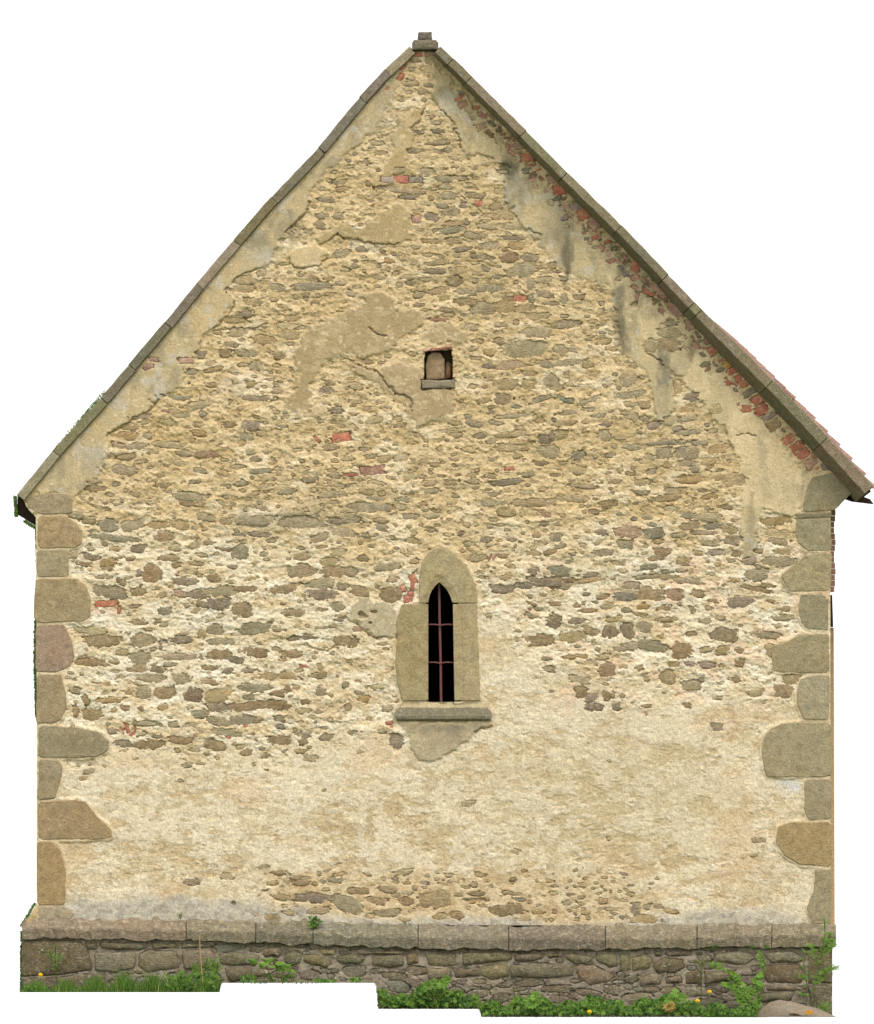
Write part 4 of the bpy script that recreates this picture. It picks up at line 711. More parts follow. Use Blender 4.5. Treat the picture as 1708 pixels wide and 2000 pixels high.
PL = [([(43,1837),(155,1837),(168,1850),(180,1878),(180,1893),(125,1904),(43,1907)],(118,104,80)), ([(194,1840),(286,1842),(288,1848),(275,1855),(235,1857),(198,1850)],(130,116,92)), ([(185,1860),(262,1859),(268,1867),(264,1890),(225,1899),(186,1893)],(142,130,112)),
 ([(272,1864),(290,1854),(345,1858),(350,1890),(290,1900),(270,1888)],(138,124,100)), ([(296,1841),(348,1842),(350,1852),(300,1854)],(130,118,92)), ([(352,1842),(412,1842),(413,1850),(355,1853)],(134,122,98)), ([(356,1857),(410,1853),(422,1870),(420,1890),(360,1893)],(142,126,104)),
 ([(164,1840),(190,1840),(190,1856),(172,1855)],(124,112,90)), ([(44,1911),(120,1909),(160,1901),(205,1905),(205,1937),(44,1937)],(116,104,86)),
 ([(428,1864),(460,1860),(508,1868),(500,1885),(450,1887),(430,1880)],(124,110,86)), ([(516,1852),(548,1850),(552,1862),(545,1870),(515,1868)],(130,114,88)), ([(556,1862),(575,1854),(590,1864),(588,1882),(570,1888),(555,1878)],(126,114,92)),
 ([(592,1868),(620,1864),(648,1880),(640,1890),(610,1885),(595,1878)],(132,116,88)), ([(658,1868),(690,1863),(713,1873),(705,1882),(672,1884),(660,1878)],(126,116,92)), ([(622,1854),(655,1854),(657,1864),(632,1866)],(182,158,118)),
 ([(695,1857),(790,1859),(788,1864),(700,1864)],(136,124,96)), ([(728,1867),(788,1866),(790,1885),(760,1890),(728,1884)],(124,112,92)), ([(793,1862),(818,1861),(818,1882),(795,1886)],(140,118,86)), ([(440,1891),(500,1890),(520,1905),(450,1918)],(122,108,88)),
 ([(832,1864),(890,1861),(893,1885),(870,1889),(838,1885)],(140,124,94)), ([(903,1862),(945,1858),(1000,1860),(1001,1873),(950,1882),(905,1884)],(136,122,92)), ([(1005,1864),(1050,1860),(1065,1864),(1060,1872),(1030,1880),(1006,1876)],(126,112,90)),
 ([(1068,1864),(1090,1860),(1093,1868),(1070,1872)],(132,112,84)), ([(1097,1862),(1120,1861),(1160,1870),(1150,1882),(1125,1884),(1112,1876)],(134,122,96)), ([(1123,1887),(1160,1884),(1200,1905),(1190,1918),(1150,1925),(1130,1910)],(146,122,96)),
 ([(1165,1862),(1205,1864),(1206,1888),(1190,1890),(1165,1875)],(138,128,96)), ([(995,1887),(1060,1880),(1118,1885),(1120,1905),(1060,1912),(1000,1908)],(132,120,98)), ([(942,1887),(990,1884),(993,1905),(960,1915),(940,1905)],(146,128,94)), ([(885,1892),(937,1890),(938,1906),(890,1910)],(118,106,86)),
 ([(835,1892),(880,1892),(882,1912),(840,1915)],(148,128,104)), ([(1210,1862),(1230,1862),(1232,1895),(1212,1896)],(142,130,96)), ([(1234,1870),(1262,1863),(1276,1875),(1270,1892),(1236,1897)],(134,118,86)), ([(1274,1888),(1295,1870),(1335,1875),(1338,1888),(1320,1900),(1285,1900)],(126,108,86)),
 ([(1298,1860),(1325,1856),(1352,1857),(1348,1867),(1305,1868)],(140,118,98)), ([(1276,1858),(1294,1857),(1292,1868),(1280,1868)],(128,112,90)), ([(1248,1912),(1275,1900),(1296,1905),(1292,1922),(1250,1925)],(138,124,102)), ([(1300,1909),(1330,1904),(1334,1918),(1302,1922)],(136,120,96)),
 ([(1340,1902),(1362,1892),(1373,1905),(1370,1922),(1340,1922)],(122,106,84)), ([(1377,1897),(1430,1900),(1435,1915),(1377,1921)],(128,110,88)), ([(1395,1864),(1440,1858),(1470,1862),(1474,1870),(1460,1882),(1440,1885),(1400,1877)],(142,130,106)),
 ([(1492,1862),(1545,1856),(1568,1872),(1565,1878),(1505,1880)],(140,132,104)), ([(1495,1886),(1560,1882),(1572,1900),(1565,1921),(1500,1919),(1490,1905)],(124,104,82)), ([(1578,1858),(1622,1856),(1626,1900),(1624,1921),(1580,1920)],(128,114,84)),
 ([(1580,1925),(1622,1925),(1624,1984),(1585,1984)],(126,116,96)), ([(1495,1924),(1560,1925),(1558,1935),(1498,1935)],(136,118,98)), ([(1340,1926),(1380,1928),(1385,1945),(1342,1950)],(140,126,106)), ([(1480,1940),(1550,1938),(1545,1954),(1485,1957)],(130,120,100))]
PLI = tag(obj('plinth', None, CH))
for poly, col in PL:
    m = inpoly(X+(XW-X)*0.25, Y+(YW-Y)*0.25, poly); H[m] = -1.7; occ |= inpoly(X, Y, [(sum(p[0] for p in poly)/len(poly)*(-.1)+a*1.1, sum(p[1] for p in poly)/len(poly)*(-.1)+b*1.1) for a, b in poly])
pf = []; tries = 0
while tries < 9000 and len(pf) < 330:
    tries += 1; px = random.uniform(60, 1612); py = random.uniform(1846, 1982)
    if py > gy(px)-3: continue
    if px > 700 and abs(px-735) < 30 and py > 1900: continue
    j, i = int((py-ys[0])/1.8), int((px-xs[0])/1.8)
    sc = 1 if tries < 2500 else 0.55 if tries < 6000 else 0.35
    w = random.uniform(26, 62)*sc; h = random.uniform(13, 26)*sc; wi = int(w*.46/1.8); hi = int(h*.46/1.8)
    if py+h*.62 > min(gy(px-w*.6), gy(px+w*.6)): continue
    if occ[max(0, j-hi):j+hi+1, max(0, i-wi):i+wi+1].any(): continue
    s = (px, py, w, h, 'g', random.uniform(-8, 8)); vi = random.randrange(len(VAR)); r = carve(s, VAR[vi], 0.92, 0.26)
    if r: pf.append((s, vi, r, jitter(lin(random.choice([(140,132,106),(146,136,106),(134,124,98),(150,138,108),(148,142,120),(144,132,106)])))))
PMORT = grid_mesh('plinth_mortar', X, Y, H, C, (pm[:-1, :-1] & pm[1:, 1:]), PLI, M_PLMORT, PY0)
UM2 = []
for me, v, f in UM:
    m2 = mesh('plinth_stone', v, f, True); fix(m2); m2.materials.append(M_PLINTH); UM2.append(m2)
for poly, col in PL:
    g_ = gy(sum(p[0] for p in poly)/len(poly)); poly = [(a, min(b, g_)) for a, b in poly]
    block('plinth_stone', poly, PY0-0.008+random.uniform(-.008, .008), 0.1, PLI, M_PLINTH, jitter(lin([min(255, q*a_+b_) for q, a_, b_ in zip(col, (0.8, 0.86, 0.86), (34, 28, 18))]), .06), bev=4, bevd=0.022, bulge=0.012, jit=1.3, step=11, smooth=True)
pf.sort(key=lambda q: -q[0][2]*q[0][3])
for k, (s, vi, (A, T), col) in enumerate(pf[:220]):
    px, py, w, h, c, ang = s; o = bpy.data.objects.new('plinth_stone', UM2[vi]); COL.objects.link(o); o.parent = PLI
    o.location = (wx(px), PY0-A*0.01, wz(py)); o.rotation_euler = (0, -R(ang), 0); o.scale = (w*.55*S, T*0.012, h*.55*S); o.color = (*col, 1)
join_stones([('stone', s, vi, r, np.array(col)) for s, vi, r, col in pf[220:]], 'small_stones', PLI, M_PLINTH_J, PY0)

# ---- body of the church behind the gable: core, side walls, back, roof of tiles
BACK = 9.0
def prism(name, poly, y0, y1, parent, mat):
    n = len(poly); v = [(wx(a), y0, wz(b)) for a, b in poly]+[(wx(a), y1, wz(b)) for a, b in poly]
    f = [tuple(range(n)), tuple(range(2*n-1, n-1, -1))]+[(i, (i+1) % n, n+(i+1) % n, n+i) for i in range(n)]
    me = mesh(name, v, f); fix(me); return obj(name, me, parent, mat)
TOPL = [(300,690),(500,455),(740,185)]; 
prism('wall_core', [(82,1915),(82,985),(828,125),(828,1915)], 0.40, 0.85, CH, M_CORE)
prism('wall_core', [(1618,1915),(1618,985),(898,185),(898,1915)], 0.40, 0.85, CH, M_CORE)
prism('wall_core', [(828,1100),(828,125),(838,115),(898,180),(898,1100)], 0.40, 0.85, CH, M_CORE)
prism('wall_core', [(828,1915),(828,1400),(898,1400),(898,1915)], 0.40, 0.85, CH, M_CORE)
prism('side_wall', [(75,1936),(75,990),(88,990),(88,1936)], 0.162, BACK, CH, M_SIDE)
prism('side_wall', [(1606,1984),(1606,990),(1622,990),(1622,1984)], 0.162, BACK, CH, M_SIDE)
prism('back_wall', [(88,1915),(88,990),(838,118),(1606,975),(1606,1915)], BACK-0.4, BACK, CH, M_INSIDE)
RT = [(848,116),(1010,274),(1200,466),(1345,612),(1425,692),(1446,687),(1510,749),(1589,831),(1686,940),(1702,960)]; LT = [(832,112),(50,985)]
prism('roof_deck', [LT[0], LT[1], (62,1000), (838,136)], 0.52, BACK, CH, M_DARKWOOD)
prism('roof_deck', [(838,114)]+RT[1:]+[(1676,980),(1570,880),(1465,765),(1335,630),(1190,486),(1000,292),(838,136)], 0.52, BACK, CH, M_DARKWOOD)
RF = obj('tiled_roof', None, CH)
def tile_mesh(jx=0):
    v = [(-.09, 0, 0), (.09, 0, 0), (.09, 0, .034), (-.09, 0, .034), (-.09, .30, 0), (.09, .30, 0), (.09, .30, .026), (-.09, .30, .026)]
    f = [(0, 1, 2, 3), (4, 7, 6, 5), (0, 4, 5, 1), (3, 2, 6, 7), (0, 3, 7, 4), (1, 5, 6, 2)]
    return v, f
tv, tf = tile_mesh(); tme = mesh('roof_tile', tv, tf); tme.materials.append(M_TILE)
from mathutils import Matrix
RV = []; RFc = []
def tile_at(px, py, ang, yy, individual):
    # local x -> world y (along the ridge), local y -> up the slope, local z -> outward
    u = Vector((-math.cos(ang), 0, math.sin(ang))); nv = Vector((math.sin(ang), 0, math.cos(ang))); al = Vector((0, -1, 0))
    M_ = Matrix((al, u, nv)).transposed().to_4x4(); M_ = Matrix.Translation((wx(px), yy, wz(py))) @ M_ @ Matrix.Rotation(R(-4.5), 4, 'X')
    if individual:
        o = bpy.data.objects.new('roof_tile', tme); COL.objects.link(o); o.parent = RF; o.matrix_world = M_
    else:
        b = len(RV); RV.extend([tuple(M_ @ Vector(p)) for p in tv]); RFc.extend([tuple(b+i for i in f_) for f_ in tf])
TL = [(1440,667),(1459,684),(1476,700),(1494,718),(1512,735),(1534,757),(1553,776),(1573,798),(1592,816),(1616,842),(1640,868),(1664,895),(1690,925),(1712,952)]
for k, (px, py) in enumerate(TL):
    for c in range(44):
        tile_at(px-2.5+random.uniform(-1, 1), py+5, math.atan2(1.04, 1), 0.62+c*0.19, c < 3)
for k in range(28):                                  # the rest of the right slope, tucked under the coping line
    t = k/27; px = float(np.interp(t, [0, 1], [866, 1425])); py = float(np.interp(px, [848, 1010, 1200, 1345, 1475], [118, 276, 468, 616, 744]))
    for c in range(44): tile_at(px, py, math.atan2(1.0, 1), 0.62+c*0.19, False)
me = mesh('roof_tiles', RV, RFc); o = obj('roof_tiles', me, RF, M_TILE); o['kind'] = 'stuff'
# tile-hung side seen as a sliver past the right corner, dark opening under it
SH = obj('tile_hung_side', None, CH)
for k in range(15):
    yy = 985+k*11.5; q = box('side_tile', wx(1612), wx(1631+1.5*math.sin(k*1.3)+2*(k == 13)), 2.0, 2.6, wz(yy+11.5)+0.004, wz(yy)+0.002, SH, M_TILE); q.rotation_euler = (0, 0, 0)
prism('side_opening_shade', [(1612,1162),(1626,1162),(1628,1225),(1612,1225)], 2.0, 2.6, SH, M_DARKWOOD)  # solid block, its dark colour stands in for shade inside the window opening
prism('side_board', [(1612,1226),(1629,1226),(1631,1840),(1612,1840)], 2.1, 2.6, SH, M_SIDE)

# ---------------------------------------------------------------- ground
gv = []; gf = []; cols_ = [(-400, 1937), (wx(428), 1937), (wx(434), 1921), (wx(733), 1921), (wx(739), 1970), (wx(935), 1970), (wx(941), 1986), (400, 1986)]
for x, py in cols_: gv += [(x, -400, wz(py)), (x, 600, wz(py))]
for i in range(len(cols_)-1): gf.append((2*i, 2*i+2, 2*i+3, 2*i+1))
tag(obj('ground', mesh('ground', gv, gf), None, M_GROUND), kind='structure')

# ---------------------------------------------------------------- plants
class Leaves:
    def __init__(s): s.v = []; s.f = []; s.c = []
    def add(s, vs, fs, col):
        b = len(s.v); s.v += [tuple(p) for p in vs]; s.f += [tuple(b+i for i in f_) for f_ in fs]; s.c += [col]*len(vs)
    def blade(s, p, h, lean, w, col, curve=0.5):
        p = Vector(p); d = Vector((lean, random.uniform(-.3, .3)*h-0.0, 0)); L = []
        for k in range(4):
            t = k/3; c = p+Vector((d.x*t**1.7, d.y*t, h*t*(1-curve*0.25*t))); ww = w*(1-t)**0.8; L.append((c-Vector((ww, 0, 0)), c+Vector((ww, 0, 0))))
        vs = [q for pr in L[:3] for q in pr]+[L[3][0]]; s.add(vs, [(0, 1, 3, 2), (2, 3, 5, 4), (4, 5, 6)], col)
    def leaf(s, p, d, nrm, L, w, col, tip=1.0):
        p = Vector(p); d = Vector(d).normalized(); sd = d.cross(Vector(nrm)); sd = sd.normalized() if sd.length > 1e-4 else Vector((1, 0, 0)); up_ = sd.cross(d)
        q = [p, p+d*L*.3+sd*w*.5-up_*w*.12, p+d*L*.3-sd*w*.5-up_*w*.12, p+d*L*.65+sd*w*.38-up_*w*.2, p+d*L*.65-sd*w*.38-up_*w*.2, p+d*L-up_*w*.35, p+d*L*.32, p+d*L*.66-up_*w*.06]
        s.add(q, [(0, 1, 6), (0, 6, 2), (1, 3, 7, 6), (6, 7, 4, 2), (3, 5, 7), (7, 5, 4)], col)
    def lobed(s, p, d, nrm, L, col, n=5):
        d = Vector(d).normalized(); nrm = Vector(nrm).normalized()
        for k in range(n):
            a = (k-(n-1)/2)*R(42); M_ = Matrix.Rotation(a, 3, nrm); s.leaf(p, M_ @ d, nrm, L*(1-0.12*abs(k-(n-1)/2)), L*0.5, col)
    def stem(s, pts, r, col):
        for a, b in zip(pts, pts[1:]):
            a = Vector(a); b = Vector(b); sd = Vector((r, 0, 0)) if abs((b-a).z) > abs((b-a).x) else Vector((0, 0, r)); y = Vector((0, r, 0))
            s.add([a-sd, a-y, a+sd, b-sd, b-y, b+sd], [(0, 1, 4, 3), (1, 2, 5, 4), (2, 0, 3, 5)], col)
    def build(s, name, parent=None):
        return obj(name, mesh(name, s.v, s.f, False, s.c), parent, M_LEAF)
GREEN = lambda: jitter(random.choice([(0.065, 0.14, 0.016), (0.09, 0.18, 0.02), (0.04, 0.10, 0.014), (0.11, 0.19, 0.028)]), 0.25)
LIGHTG = lambda: jitter((0.12, 0.22, 0.028), 0.25)
def rv(): return Vector((random.uniform(-1, 1), random.uniform(-1, -0.2), random.uniform(-.3, 1)))
G = Leaves()
def hgt(px): return float(np.interp(px, [38, 60, 100, 180, 260, 330, 430], [18, 22, 20, 30, 38, 34, 30]))
for k in range(5200):
    px = random.uniform(39, 429); y = random.uniform(-0.75, -0.16); h = hgt(px)*S*random.uniform(0.6, 1.45)
    h *= (0.75+0.35*math.sin(px*0.11)+0.15*math.sin(px*.37))
    c = GREEN() if random.random() < .93 else jitter((0.3, 0.3, 0.08)); le = random.uniform(-.5, .5)*h
    if px+le/S < 38: le = 0
    G.blade((wx(px), y, wz(1938)), h, le, random.uniform(.0015, .0035), c)
for k in range(1300):
    px = random.uniform(1370, 1500); G.blade((wx(px), random.uniform(-.6, -.16), wz(1987)), random.uniform(12, 34)*S*(0.6+0.4*math.sin(px*.13)**2), random.uniform(-.07, .07), random.uniform(.0015, .003), GREEN())
for k in range(900):
    px = random.choice([random.uniform(742, 940), random.uniform(940, 1400), random.uniform(470, 640)]); 
    if px < 700 and random.random() < .8: continue
    G.blade((wx(px), random.uniform(-.6, -.16), wz(gy(px)+1)), random.uniform(14, 40)*S*(1 if px > 700 else .4), random.uniform(-.07, .07), random.uniform(.0015, .003), GREEN())
tag(G.build('grass'), 'long green grass growing along the foot of the plinth', 'grass', kind='stuff')
Cv = Leaves()
def cover(x0, x1, hf, n, L=(5, 9)):
    for k in range(n):
        px = random.uniform(x0, x1); hh = hf(px); z = random.random()**0.75*hh; y = random.uniform(-.7, -.15)-0.15*(1-z/hh)
        p = Vector((wx(px), y, wz(gy(px)-z))); d = Vector((random.uniform(-1, 1), random.uniform(-.8, -.1), random.uniform(-.4, .6)))
        Lf = random.uniform(*L)*S; c = GREEN() if random.random() < .8 else LIGHTG()
        if wx(x0) > p.x-Lf*1.1 or wx(x1) < p.x+Lf*1.1: Lf *= 0.5
        p.z = max(p.z, wz(gy(px))+Lf*0.8)
        Cv.lobed(p, d, Vector((random.uniform(-.4, .4), -1, random.uniform(.2, 1.1))), Lf, c, random.choice((3, 5, 5)))
cover(739, 936, lambda x: 34+11*math.sin(x*.045+1)+5*math.sin(x*.17), 1500)
cover(936, 1375, lambda x: 30+7*math.sin(x*.05)+6*math.sin(x*.13+2), 2300)
cover(1375, 1480, lambda x: 20+8*math.sin(x*.1), 260, (4, 8))
cover(46, 80, lambda x: 12, 60, (4, 7)); cover(320, 428, lambda x: 34+6*math.sin(x*.2), 260, (5, 9)); cover(470, 500, lambda x: 16, 60, (4, 7)); cover(610, 660, lambda x: 9, 70, (3, 6)); cover(680, 712, lambda x: 10, 40, (4, 7))
tag(Cv.build('ground_cover'), 'low leafy green ground cover with lobed leaves along the wall foot', 'plants', kind='stuff')

def weed(name, label, base, stems, leaf, cat='weed', group=None, col=None, y=-0.2, stemcol=(0.10, 0.13, 0.03)):
    """base px; stems: lists of px points; leaf: (number per stem, size px, kind, start fraction)"""
    base = (base[0], gy(base[0])) if base[1] > 1900 else base; e = empty(name, (wx(base[0]), y, wz(base[1]))); tag(e, label, cat, group)
    Ls = Leaves(); Ss = Leaves()
    for pts in stems:
        P = [Vector((wx(a)-e.location.x, random.uniform(-.03, .03), wz(b)-e.location.z)) for a, b in pts]; Ss.stem(P, 0.0045, stemcol)
        n, sz, kind, f0 = leaf
        for k in range(n):
            t = f0+(1-f0)*k/max(1, n-1); q = t*(len(P)-1); i = min(int(q), len(P)-2); p = P[i].lerp(P[i+1], q-i)
            sgn = 1 if k % 2 else -1; d = Vector((sgn*random.uniform(.4, 1), random.uniform(-.6, .1), random.uniform(-.2, .7))); L = sz*S*random.uniform(.7, 1.25)
            c = (col or LIGHTG)()
            nr = Vector((random.uniform(-.3, .3), -1, random.uniform(.1, .8)))
            if kind == 'lobed': Ls.lobed(p, d, nr, L, c)
            elif kind == 'fern':
                for m in range(4):
                    pp = p+d.normalized()*L*m/4
                    for sg in (1, -1): Ls.leaf(pp, d+Vector((0, 0, sg*.9)), nr, L*.38*(1-m*.15), L*.16, c)
            else: Ls.leaf(p, d, nr, L, L*.55, c)
    Ls.v = [(p[0], p[1], max(p[2], 0.0 if base[1] > 1900 else -9)) for p in Ls.v]; Ss.v = [(p[0], p[1], max(p[2], 0.0 if base[1] > 1900 else -9)) for p in Ss.v]
    a = Ss.build('stem', e); b = Ls.build('leaves', e); return e
weed('weed', 'small feathery weed growing in front of the big left corner plinth stone', (112,1920), [[(112,1922),(110,1890),(108,1868),(109,1846)],[(111,1900),(100,1870),(97,1858)],[(111,1900),(116,1875),(118,1862)]], (7, 9, 'fern', .3))
weed('weed', 'bushy bright weed at the right end of the left grass strip', (398,1930), [[(395,1935),(400,1900),(405,1872)],[(398,1930),(412,1895),(420,1875)],[(395,1930),(385,1905),(380,1885)],[(398,1932),(424,1900),(426,1880)]], (12, 12, 'fern', .2))
weed('broadleaf_weed', 'broad heart-leaved green plant arching over the plinth left of centre', (540,1918), [[(530,1920),(515,1895),(505,1882)],[(535,1920),(520,1885),(522,1876)],[(545,1920),(540,1890),(535,1877)],[(550,1918),(553,1900),(558,1888)],[(545,1920),(566,1900),(568,1890)]], (3, 19, 'plain', .6), y=-0.3)
weed('broadleaf_weed', 'low clump of dark small leaves at the foot of the heart-leaved plant', (535,1920), [[(500,1920),(495,1908),(480,1906)],[(535,1920),(530,1908),(520,1904)],[(555,1920),(560,1908),(570,1906)]], (14, 8, 'plain', .1), col=GREEN, y=-.25)
weed('weed', 'tuft of narrow green leaves rooted on the moulding left of centre', (613,1812), [[(611,1814),(608,1795)],[(613,1814),(612,1792)],[(615,1814),(619,1794)],[(617,1814),(623,1796)]], (5, 11, 'plain', .1), y=-.10, col=GREEN)
weed('weed', 'tiny green seedling on top of the moulding at left', (353,1792), [[(353,1796),(351,1785)],[(353,1796),(356,1782)]], (5, 5, 'fern', .2), y=-.08)
for px, lb in ((1396, 'small dark grass tuft in the joint under the moulding, leftmost of three'), (1470, 'small dark grass tuft in the joint under the moulding, middle of three'), (1499, 'small dark grass tuft in the joint under the moulding, rightmost of three')):
    L_ = Leaves()
    for k in range(26): L_.blade((random.uniform(-.025, .025), 0, 0), random.uniform(.03, .07), random.uniform(-.03, .03), .0016, GREEN())
    o = L_.build('grass_tuft'); o.location = (wx(px), -.14, wz(1852)); tag(o, lb, 'grass tuft', 'grass tufts under the moulding')
weed('tall_weed', 'thin upright weed with a brownish leafy top near the right of the plinth', (1369,1960), [[(1369,1972),(1370,1930),(1370,1895),(1372,1874)],[(1370,1890),(1362,1880),(1358,1878)],[(1370,1888),(1380,1878)]], (8, 8, 'fern', .55), col=lambda: jitter((.11, .13, .03), .2))
weed('sprawling_weed', 'sprawling pale green weed with round leaves right of the thin upright weed', (1455,1955), [[(1455,1958),(1440,1925),(1420,1895),(1395,1884)],[(1455,1958),(1432,1930),(1415,1922)],[(1455,1955),(1478,1915),(1488,1903)],[(1455,1955),(1445,1915),(1432,1902)],[(1458,1955),(1485,1930),(1484,1922)]], (9, 10, 'lobed', .3), y=-.28)
weed('sprawling_weed', 'dense leafy clump of weed low down beside the right boulder', (1455,1960), [[(1455,1962),(1448,1932)],[(1455,1962),(1462,1928)],[(1455,1962),(1472,1935)],[(1450,1962),(1440,1940)],[(1475,1980),(1476,1955)],[(1478,1985),(1482,1950)]], (10, 9, 'lobed', .1), y=-.3)
weed('sprawling_weed', 'small trailing weed hanging below the moulding near the right', (1492,1870), [[(1490,1905),(1494,1880),(1485,1860)],[(1490,1890),(1482,1865)]], (7, 6, 'lobed', .1), y=-.16)
weed('climbing_weed', 'tall leafy green sprig rising in front of the right corner of the plinth', (1585,1965), [[(1583,1968),(1592,1925),(1600,1890),(1608,1850),(1612,1820),(1610,1795)],[(1600,1890),(1590,1860),(1585,1845)],[(1597,1905),(1620,1895),(1632,1890)],[(1604,1870),(1624,1850),(1628,1835)],[(1606,1858),(1618,1840),(1622,1822)],[(1592,1925),(1606,1912),(1608,1900)]], (13, 12, 'fern', .15), y=-.26)
weed('climbing_weed', 'slimmer green sprig left of the tall sprig at the right corner', (1576,1962), [[(1576,1965),(1577,1930),(1574,1905),(1570,1880),(1574,1860)],[(1576,1945),(1566,1942)],[(1576,1915),(1564,1905)]], (9, 10, 'fern', .3), y=-.24)
weed('weed', 'small clump of green leaves behind the boulder at the right corner', (1614,1976), [[(1614,1980),(1608,1960)],[(1614,1980),(1620,1958)],[(1612,1980),(1600,1966)]], (7, 10, 'fern', .2), y=-.2)
weed('maple_seedling', 'seedling with large pointed lobed leaves in front of the plinth right of centre', (1318,1975), [[(1318,1978),(1316,1955),(1322,1940)],[(1318,1975),(1328,1955),(1332,1948)],[(1318,1975),(1308,1955)]], (3, 15, 'lobed', .6), y=-.8)
weed('maple_seedling', 'light green seedling with broad lobed leaves in the ground cover near the centre', (1045,1972), [[(1045,1975),(1043,1950),(1046,1944)],[(1045,1975),(1036,1955)]], (3, 14, 'lobed', .6), y=-.82)
weed('maple_seedling', 'pale leafy seedling at the left of the ground cover below the window', (850,1955), [[(850,1960),(846,1930),(848,1918)],[(850,1958),(862,1925),(870,1915)],[(850,1958),(835,1930),(838,1925)]], (4, 13, 'lobed', .5), y=-.8)
weed('withered_leaf_plant', 'yellowish withered seedling among the green leaves left of the dandelions', (1308,1975), [[(1308,1978),(1306,1966)],[(1308,1978),(1315,1965)]], (3, 12, 'lobed', .6), y=-.86, col=lambda: jitter((.32, .22, .06)))
for px, h, lb in ((1005, 40, 'leftmost thin flower stalk with dark bud standing over the ground cover'), (1093, 34, 'thin flower stalk with pale bud standing over the middle ground cover')):
    weed('flower_stalk', lb, (px, 1950), [[(px,1970),(px+1,1950),(px-1,1970-h)]], (4, 6, 'plain', .8), col=lambda: jitter((.13, .12, .04)), y=-.22)
L_ = Leaves(); L_.stem([(wx(398), -.6, wz(1938)), (wx(394), -.5, wz(1890)), (wx(391), -.4, wz(1850)), (wx(390), -.35, wz(1826))], .005, (.35, .26, .12))
tag(L_.build('dry_stalk'), 'thin straw-coloured dry stalk leaning before the plinth at left', 'stalk')
M_YEL = plain('dandelion_yellow', (0.85, 0.55, 0.02), 0.7, amt=.15)
for px, py, y, lb in ((80,1904,-.3,'lone yellow dandelion in the grass by the left corner of the plinth'), (1152,1976,-.9,'yellow dandelion low in the ground cover, right of centre'), (1363,1955,-.5,'yellow dandelion beside the thin upright weed, the lower of that pair'), (1386,1937,-.3,'yellow dandelion right of the thin upright weed, the higher of that pair')):
    e = tag(empty('dandelion', (wx(px), y, wz(gy(px)))), lb, 'flower', 'yellow dandelions'); h = (gy(px)-py)*S
    L_ = Leaves(); L_.stem([(0, 0, 0), (.01, 0, h*.5), (0, 0, h)], .003, (.15, .25, .05)); L_.build('stem', e)
    v = []; f = []
    for ring in range(3):
        for k in range(14):
            a = 2*math.pi*k/14+ring*.2; r0 = .004; r1 = (.026-ring*.007)*random.uniform(.85, 1.1); b = len(v)
            for rr_, da, dy in ((r0, 0, -.008-ring*.004), (r1*.8, .17, -.006-ring*.005), (r1, 0, -.002-ring*.004), (r1*.8, -.17, -.006-ring*.005)):
                v.append((rr_*math.cos(a+da), dy, h+rr_*math.sin(a+da)*.75))
            f.append((b, b+1, b+2, b+3))
    obj('flower_head', mesh('flower_head', v, f), e, M_YEL)
# boulder at the right foot
bl = [(1478,1987),(1480,1978),(1492,1966),(1505,1957),(1522,1953),(1545,1956),(1570,1963),(1598,1970),(1618,1978),(1634,1987)]
v = []; f = []; rings = [(1.0, -0.62), (0.97, -0.78), (0.86, -0.90), (0.6, -0.98), (0.25, -1.02)]; n = len(bl)
ring_b = [(1.0, -0.25)]+rings
for k, (s_, yy) in enumerate(ring_b):
    for (a, b) in bl:
        v.append((wx(1556+(a-1556)*s_)+random.uniform(-.003, .003), yy+random.uniform(-.01, .01), max(wz(1986.5), wz(1987-(1987-b)*s_)+random.uniform(-.003, .003)*(b < 1985))))
for k in range(len(ring_b)-1):
    for i in range(n-1): f.append((k*n+i, k*n+i+1, (k+1)*n+i+1, (k+1)*n+i))
me = mesh('boulder', v, f, True); fix(me); o = obj('boulder', me, None, stone_mat('boulder_stone', 'object', speck=.6, tone=.6, lichen=.15)); o.color = (*lin((134, 122, 102)), 1)
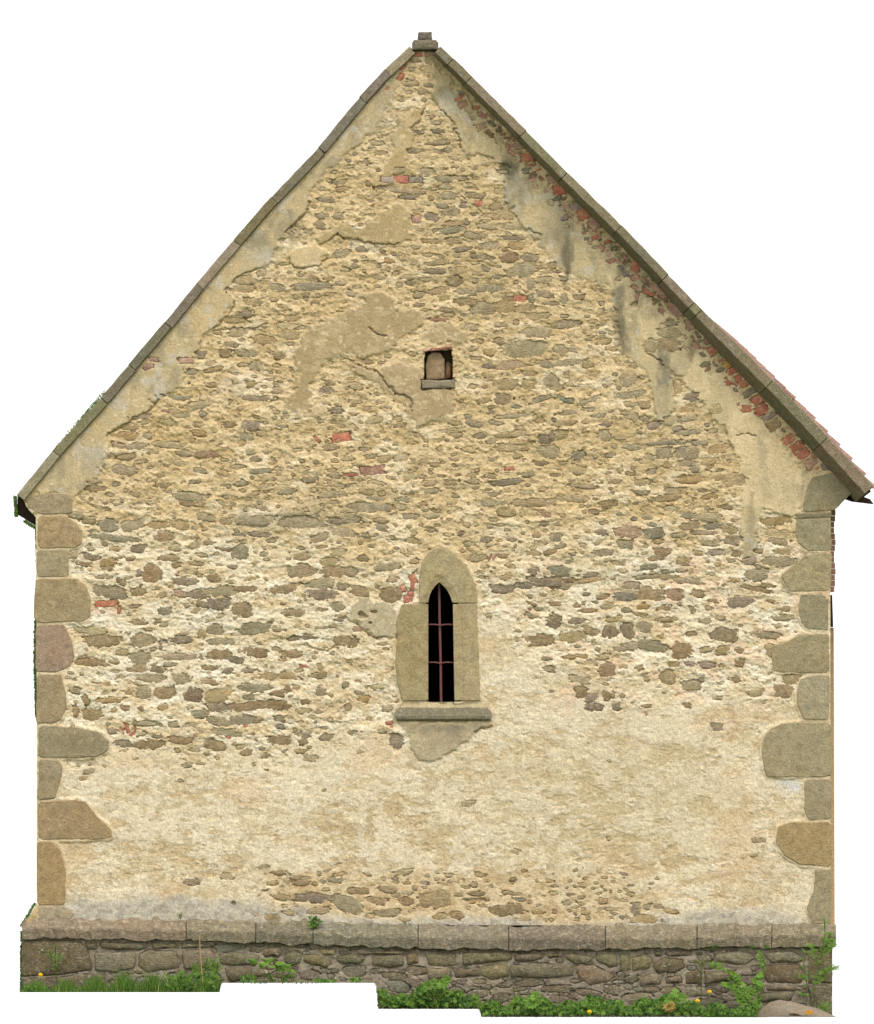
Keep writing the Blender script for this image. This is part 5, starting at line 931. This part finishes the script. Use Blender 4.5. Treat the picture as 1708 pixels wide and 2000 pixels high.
tag(o, 'low grey-brown boulder lying at the right foot of the wall', 'rock')
l2 = mesh('lichen', [(wx(1581+10*math.cos(t)*random.uniform(.7, 1.1)), -1.03, wz(1977-4*math.sin(t)*random.uniform(.7, 1.1))) for t in np.linspace(0, 6, 12)], [tuple(range(12))])
l2o = obj('lichen_patch', l2, o, plain('orange_lichen', lin((196, 140, 40)), .9, nscale=120, amt=.5)); 
# ivy and moss
I_ = Leaves()
for k in range(2200):
    py = random.uniform(1030, 1400); w = 2.5+2.0*math.sin(py*.021); px = 73-random.random()*w-(0 if py < 1150 else 1.5)
    I_.leaf((wx(px), random.uniform(.2, 1.2), wz(py)), (random.uniform(-.4, .6), -.4, random.uniform(-1, .5)), (-.3, -1, .4), .020, .018, GREEN())
tag(I_.build('ivy'), 'thin fringe of green leaves along the left edge of the church', 'ivy', kind='stuff')
LEAF_N = 3
for (p0, p1, nn_, lb, wd) in (((106,873),(200,763),120,'band of green moss and leaves on the lower left coping',5), ((28,970),(30,1008),160,'strip of green leaves at the left eaves tip',3.5), ((48,1018),(72,1032),90,'fringe of green leaves under the left eaves',3), ((41,1820),(41,1840),40,'sliver of green beside the left end of the moulding',2), ((40,1845),(40,1935),180,'green sliver of grass beside the left end of the plinth',1.5), ((42,1809),(68,1765),90,'green leaves showing behind the left end of the moulding',2.5)):
    I_ = Leaves()
    for k in range(nn_*LEAF_N):
        t = random.random(); px = p0[0]+(p1[0]-p0[0])*t+(0 if p0[0] == 45 else 2 if p0[0] in (41, 40, 28) else 0)+random.uniform(-wd, wd)*.6+(4 if 'moss' in lb else 0); py = p0[1]+(p1[1]-p0[1])*t+random.uniform(-wd, wd)*.6+(3 if 'moss' in lb else 0)
        I_.leaf((wx(px), random.uniform(-.03, .3) if py < 900 else random.uniform(.02, .3), wz(py)), (random.uniform(-1, 1), -.5, random.uniform(-1, 1)), (-.3, -1, .4), .016, .013, GREEN())
    tag(I_.build('moss' if 'moss' in lb else 'leaf_fringe'), lb, 'moss' if 'moss' in lb else 'leaves', kind='stuff')
